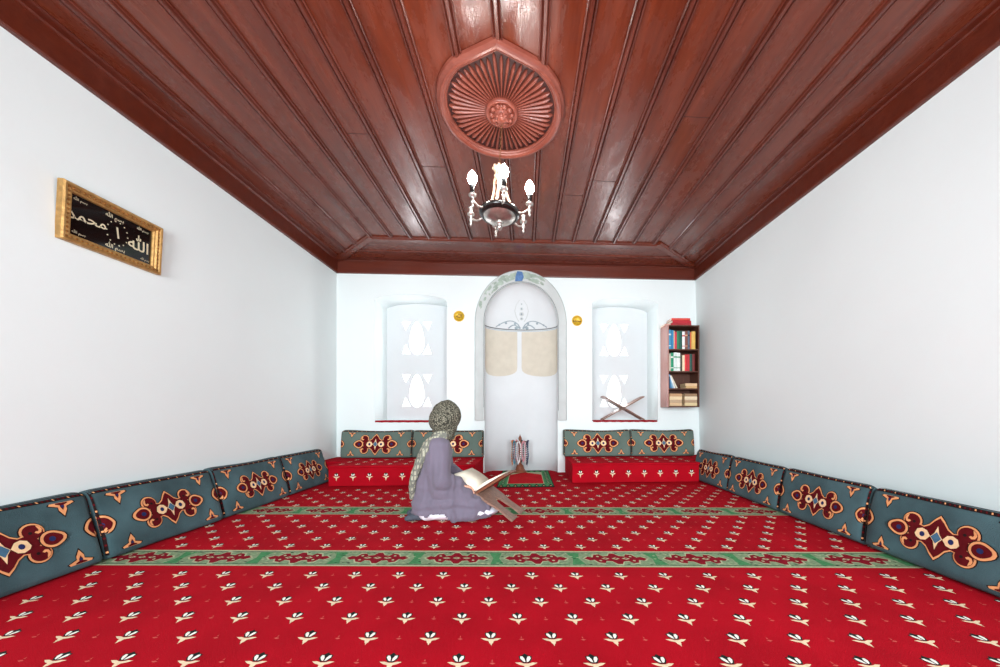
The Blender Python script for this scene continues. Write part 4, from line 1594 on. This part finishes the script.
# ------------------------------------------------------------------ the kneeling woman
pr = thing('person', 'woman kneeling on the carpet in lavender robe and checked headscarf, reading', 'person', (-.685, 2.635, 0), math.radians(13))
# local axes: x the way she faces, y to her left, z up

# body: head with face, trunk, arms, hands with fingers, folded legs - one continuous skin
HEADC = Vector((.085, 0, .745))
HR = Matrix.Translation(HEADC) @ Matrix.Rotation(math.radians(38), 4, 'Z') @ Matrix.Rotation(math.radians(20), 4, 'Y')


def hp(x, y, z):
    return tuple(HR @ Vector((x, y, z)))


mb = MB()
K = 'wall'
mb.ball(hp(-.008, 0, .02), (.088, .074, .098), K, 3)        # skull
mb.ball(hp(.022, 0, -.045), (.062, .060, .068), K, 3)        # face and jaw
mb.ball(hp(.055, 0, -.092), (.026, .026, .020), K, 2)        # chin
for s in (-1, 1):
    mb.ball(hp(.052, s * .036, -.030), (.026, .024, .024), K, 2)   # cheeks
    mb.ball(hp(.066, s * .030, .026), (.018, .026, .010), K, 2)    # brow
    mb.ball(hp(-.005, s * .076, -.015), (.016, .008, .028), K, 2)  # ears
chain(mb, [hp(.080, 0, .018) + (.010,), hp(.092, 0, -.016) + (.0095,), hp(.098, 0, -.030) + (.0105,)], K)   # nose
for s in (-1, 1):
    mb.ball(hp(.090, s * .011, -.032), .008, K, 2)
chain(mb, [(.085, 0, .68, .048), (.06, 0, .62, .05), (.045, 0, .58, .06)], K)                # neck
chain(mb, [(.0, 0, .17, .10, .135, .09), (.01, 0, .32, .085, .115, .09), (.03, 0, .47, .085, .135, .09), (.035, 0, .555, .06, .13, .05)], K)
for s in (-1, 1):
    chain(mb, [(-.02, s * .085, .16, .075), (.20, s * .11, .15, .07), (.34, s * .11, .085, .052)], K)  # thighs
    chain(mb, [(.33, s * .11, .06, .046), (.15, s * .10, .055, .05), (-.08, s * .085, .05, .036)], K)   # shins
    chain(mb, [(-.08, s * .085, .045, .032), (-.12, s * .08, .04, .03), (-.165, s * .07, .03, .022)], K)   # feet
RSH, REL, RWR = (.035, -.150, .545), (.045, -.180, .310), (.165, -.135, .262)
LSH, LEL, LWR = (.035, .165, .545), (.06, .185, .32), (.20, .10, .275)
for sh, el, wr in ((RSH, REL, RWR), (LSH, LEL, LWR)):
    chain(mb, [sh + (.048,), el + (.036,)], K)
    chain(mb, [el + (.036,), tuple(el[i] + (wr[i] - el[i]) * .4 for i in range(3)) + (.035,), wr + (.024,)], K)


def hand(wr, fdir, side, curl):
    """palm, four bent fingers of unequal length and a thumb from the side of the palm"""
    f = Vector(fdir).normalized()
    up = Vector((0, 0, 1))
    lat = f.cross(up).normalized() * side            # towards the thumb
    dn = -(up - f * up.dot(f)).normalized()
    w = Vector(wr)
    for a in range(5):
        for b in range(-2, 3):
            mb.ball(tuple(w + f * (.012 + .018 * a) + lat * (b * .0135 * (.75 + .07 * a))), (.0125, .0125, .0115), K, 1)
    for j, (off, L) in enumerate([(.030, .070), (.010, .078), (-.010, .073), (-.029, .058)]):
        p = w + f * .09 + lat * off
        pts = [p]
        ang = .15
        for seg in (.45, .32, .23):
            ang += curl
            d = f * math.cos(ang) + dn * math.sin(ang) + lat * off * 1.2
            pts.append(pts[-1] + d.normalized() * L * seg)
        chain(mb, [tuple(q) + (r,) for q, r in zip(pts, (.0092, .0086, .0080, .0068))], K, .5, 1)
    t0 = w + f * .030 + lat * .030
    t1 = t0 + (f * .6 + lat * .75 + dn * .15).normalized() * .034
    t2 = t1 + (f * .9 + lat * .25 + dn * .3).normalized() * .028
    chain(mb, [tuple(t0) + (.0135,), tuple(t1) + (.0105,), tuple(t2) + (.008,)], K, .4, 1)


hand(RWR, (.84, .20, -.22), -1, .42)
hand(LWR, (.80, -.30, -.16), 1, .36)
me = remesh(mb, .0042, 3, .45)
body = mesh_obj('body', me, 'skin', pr)
for s in (-1, 1):
    mb = MB()
    mb.ball(hp(.066, s * .030, .006), (.011, .013, .0085), 'eye', 2)
    mb.ball(hp(.0755, s * .031, .004), (.003, .006, .006), 'iris', 2)
    mb.build('eye', pr)
mb = MB()
mb.ball(hp(.080, 0, -.060), (.009, .024, .006), 'lip', 2)
mb.ball(hp(.078, 0, -.068), (.009, .019, .006), 'lip', 2)
mb.build('lips', pr)


def fold(me, amp, fx, seed=0.0, axis=2):
    """soft cloth folds running down the cloth"""
    me.calc_loop_triangles()
    ns = [v.normal.copy() for v in me.vertices]
    for v, n in zip(me.vertices, ns):
        p = v.co
        a = noise.noise(Vector((p.x * fx + seed, p.y * fx, p.z * fx * .28)))
        b = noise.noise(Vector((p.x * fx * 2.3, p.y * fx * 2.3 + seed, p.z * fx * .8)))
        r = 1 - abs(noise.noise(Vector((p.x * fx * 1.3 + seed * 2, p.y * fx * 1.3, p.z * fx * .35 + seed)))) * 2.2
        v.co = p + n * (amp * (a * .8 + b * .35 + .55 * max(0, r) ** 3))
        v.co.z = max(v.co.z, .004)


# white underskirt, showing under the hem
mb = MB()
chain(mb, [(-.03, 0, .06, .12, .19, .065), (.12, 0, .06, .15, .225, .065), (.28, 0, .052, .165, .232, .058), (.345, 0, .046, .150, .205, .052)], K)
me = remesh(mb, .010, 4)
b = bmesh.new()
b.from_mesh(me)
bmesh.ops.bisect_plane(b, geom=b.verts[:] + b.edges[:] + b.faces[:], plane_co=(0, 0, .003), plane_no=(0, 0, -1), clear_outer=True)
b.to_mesh(me)
b.free()
fold(me, .010, 9, 3.0)
mesh_obj('underskirt', me, 'underskirt', pr)

# lavender robe
mb = MB()
chain(mb, [(-.035, 0, .13, .125, .185, .12), (-.03, 0, .25, .125, .175, .12), (-.005, 0, .38, .118, .165, .12), (.02, 0, .49, .108, .17, .09), (.03, 0, .555, .08, .16, .055), (.05, 0, .605, .062, .075, .04)], K)
chain(mb, [(-.04, 0, .13, .125, .20, .10), (.12, 0, .145, .12, .225, .105), (.27, 0, .115, .12, .22, .085), (.345, 0, .085, .105, .19, .062)], K)
chain(mb, [(-.045, 0, .05, .125, .205, .14), (.10, 0, .05, .13, .24, .13), (.26, 0, .045, .13, .235, .105), (.335, 0, .035, .115, .205, .075)], K)   # skirt spread on the floor
for s in (-1, 1):                                       # cloth bridging sleeve, flank and lap
    chain(mb, [(.0, s * .125, .47, .065), (.01, s * .135, .33, .070), (.04, s * .13, .24, .085), (.20, s * .12, .17, .085)], K)
for sh, el, wr in ((RSH, REL, RWR), (LSH, LEL, LWR)):
    mid = tuple((el[i] + wr[i]) / 2 for i in range(3))
    end = tuple(el[i] + (wr[i] - el[i]) * .93 for i in range(3))
    chain(mb, [sh + (.066,), tuple((sh[i] + el[i]) / 2 for i in range(3)) + (.066,), el + (.066,), mid + (.060,), end + (.050,)], K)
me = remesh(mb, .010, 6)
b = bmesh.new()
b.from_mesh(me)
doomed = []
for v in b.verts:                                     # hem: rides up at the side over the underskirt
    x, y, z = v.co
    hem = .010 + .060 * math.exp(-((x - .02) / .085) ** 4) * (1 if y < 0 else .5)
    if x < -.06:
        hem = .055
    if z < hem:
        doomed.append(v)
bmesh.ops.delete(b, geom=doomed, context='VERTS')
b.to_mesh(me)
b.free()
fold(me, .020, 9, 0.7)
robe = mesh_obj('robe', me, 'robe', pr)
so = robe.modifiers.new('cloth', 'SOLIDIFY')
so.thickness = .004
so.offset = 1

# headscarf: wrapped over the head and neck, tail falling down her back
mb = MB()
mb.ball(hp(-.014, 0, .022), (.108, .093, .116), K, 3)
mb.ball(hp(-.035, 0, -.02), (.098, .088, .105), K, 3)
mb.ball(hp(.012, 0, -.055), (.080, .082, .085), K, 3)
mb.ball(hp(.020, 0, -.105), (.066, .074, .05), K, 3)
chain(mb, [(.075, 0, .655, .072, .08, .05), (.055, 0, .61, .088, .105, .045)], K)
me = remesh(mb, .0065, 6)
b = bmesh.new()
b.from_mesh(me)
inv = HR.inverted()
doomed = []
for v in b.verts:                                     # open over the face
    q = inv @ v.co
    if q.x > .052 and (q.y / .056) ** 2 + ((q.z + .022) / .082) ** 2 < 1:
        doomed.append(v)
bmesh.ops.delete(b, geom=doomed, context='VERTS')
b.to_mesh(me)
b.free()
fold(me, .007, 16, 5.0)
sc = mesh_obj('headscarf', me, 'scarf', pr)
so = sc.modifiers.new('cloth', 'SOLIDIFY')
so.thickness = .004
so.offset = 1
mb = MB()
chain(mb, [(.045, -.085, .625, .055, .06, .04), (-.02, -.095, .575, .045, .06, .045), (-.075, -.095, .50, .030, .062, .05), (-.118, -.085, .40, .024, .060, .05),
           (-.150, -.075, .31, .020, .055, .05), (-.162, -.07, .24, .018, .045, .05), (-.165, -.065, .19, .014, .030, .03)], K, .3)
me = remesh(mb, .0065, 5)
fold(me, .012, 18, 9.0)
mesh_obj('scarf_tail', me, 'scarf_tail', pr)

# stockinged feet tucked behind her
for s in (-1, 1):
    mb = MB()
    y = s * .085
    chain(mb, [(.03, y, .055, .045), (-.06, y, .052, .042), (-.11, y * .98, .046, .040, .042, .034), (-.155, y * .92, .034, .036, .040, .026), (-.19, y * .86, .026, .024, .034, .020)], K, .3)
    me = remesh(mb, .007, 4)
    for v in me.vertices:
        v.co.z = max(v.co.z, .004)
    mesh_obj('sock', me, 'sock', pr)

bpy.context.view_layer.update()
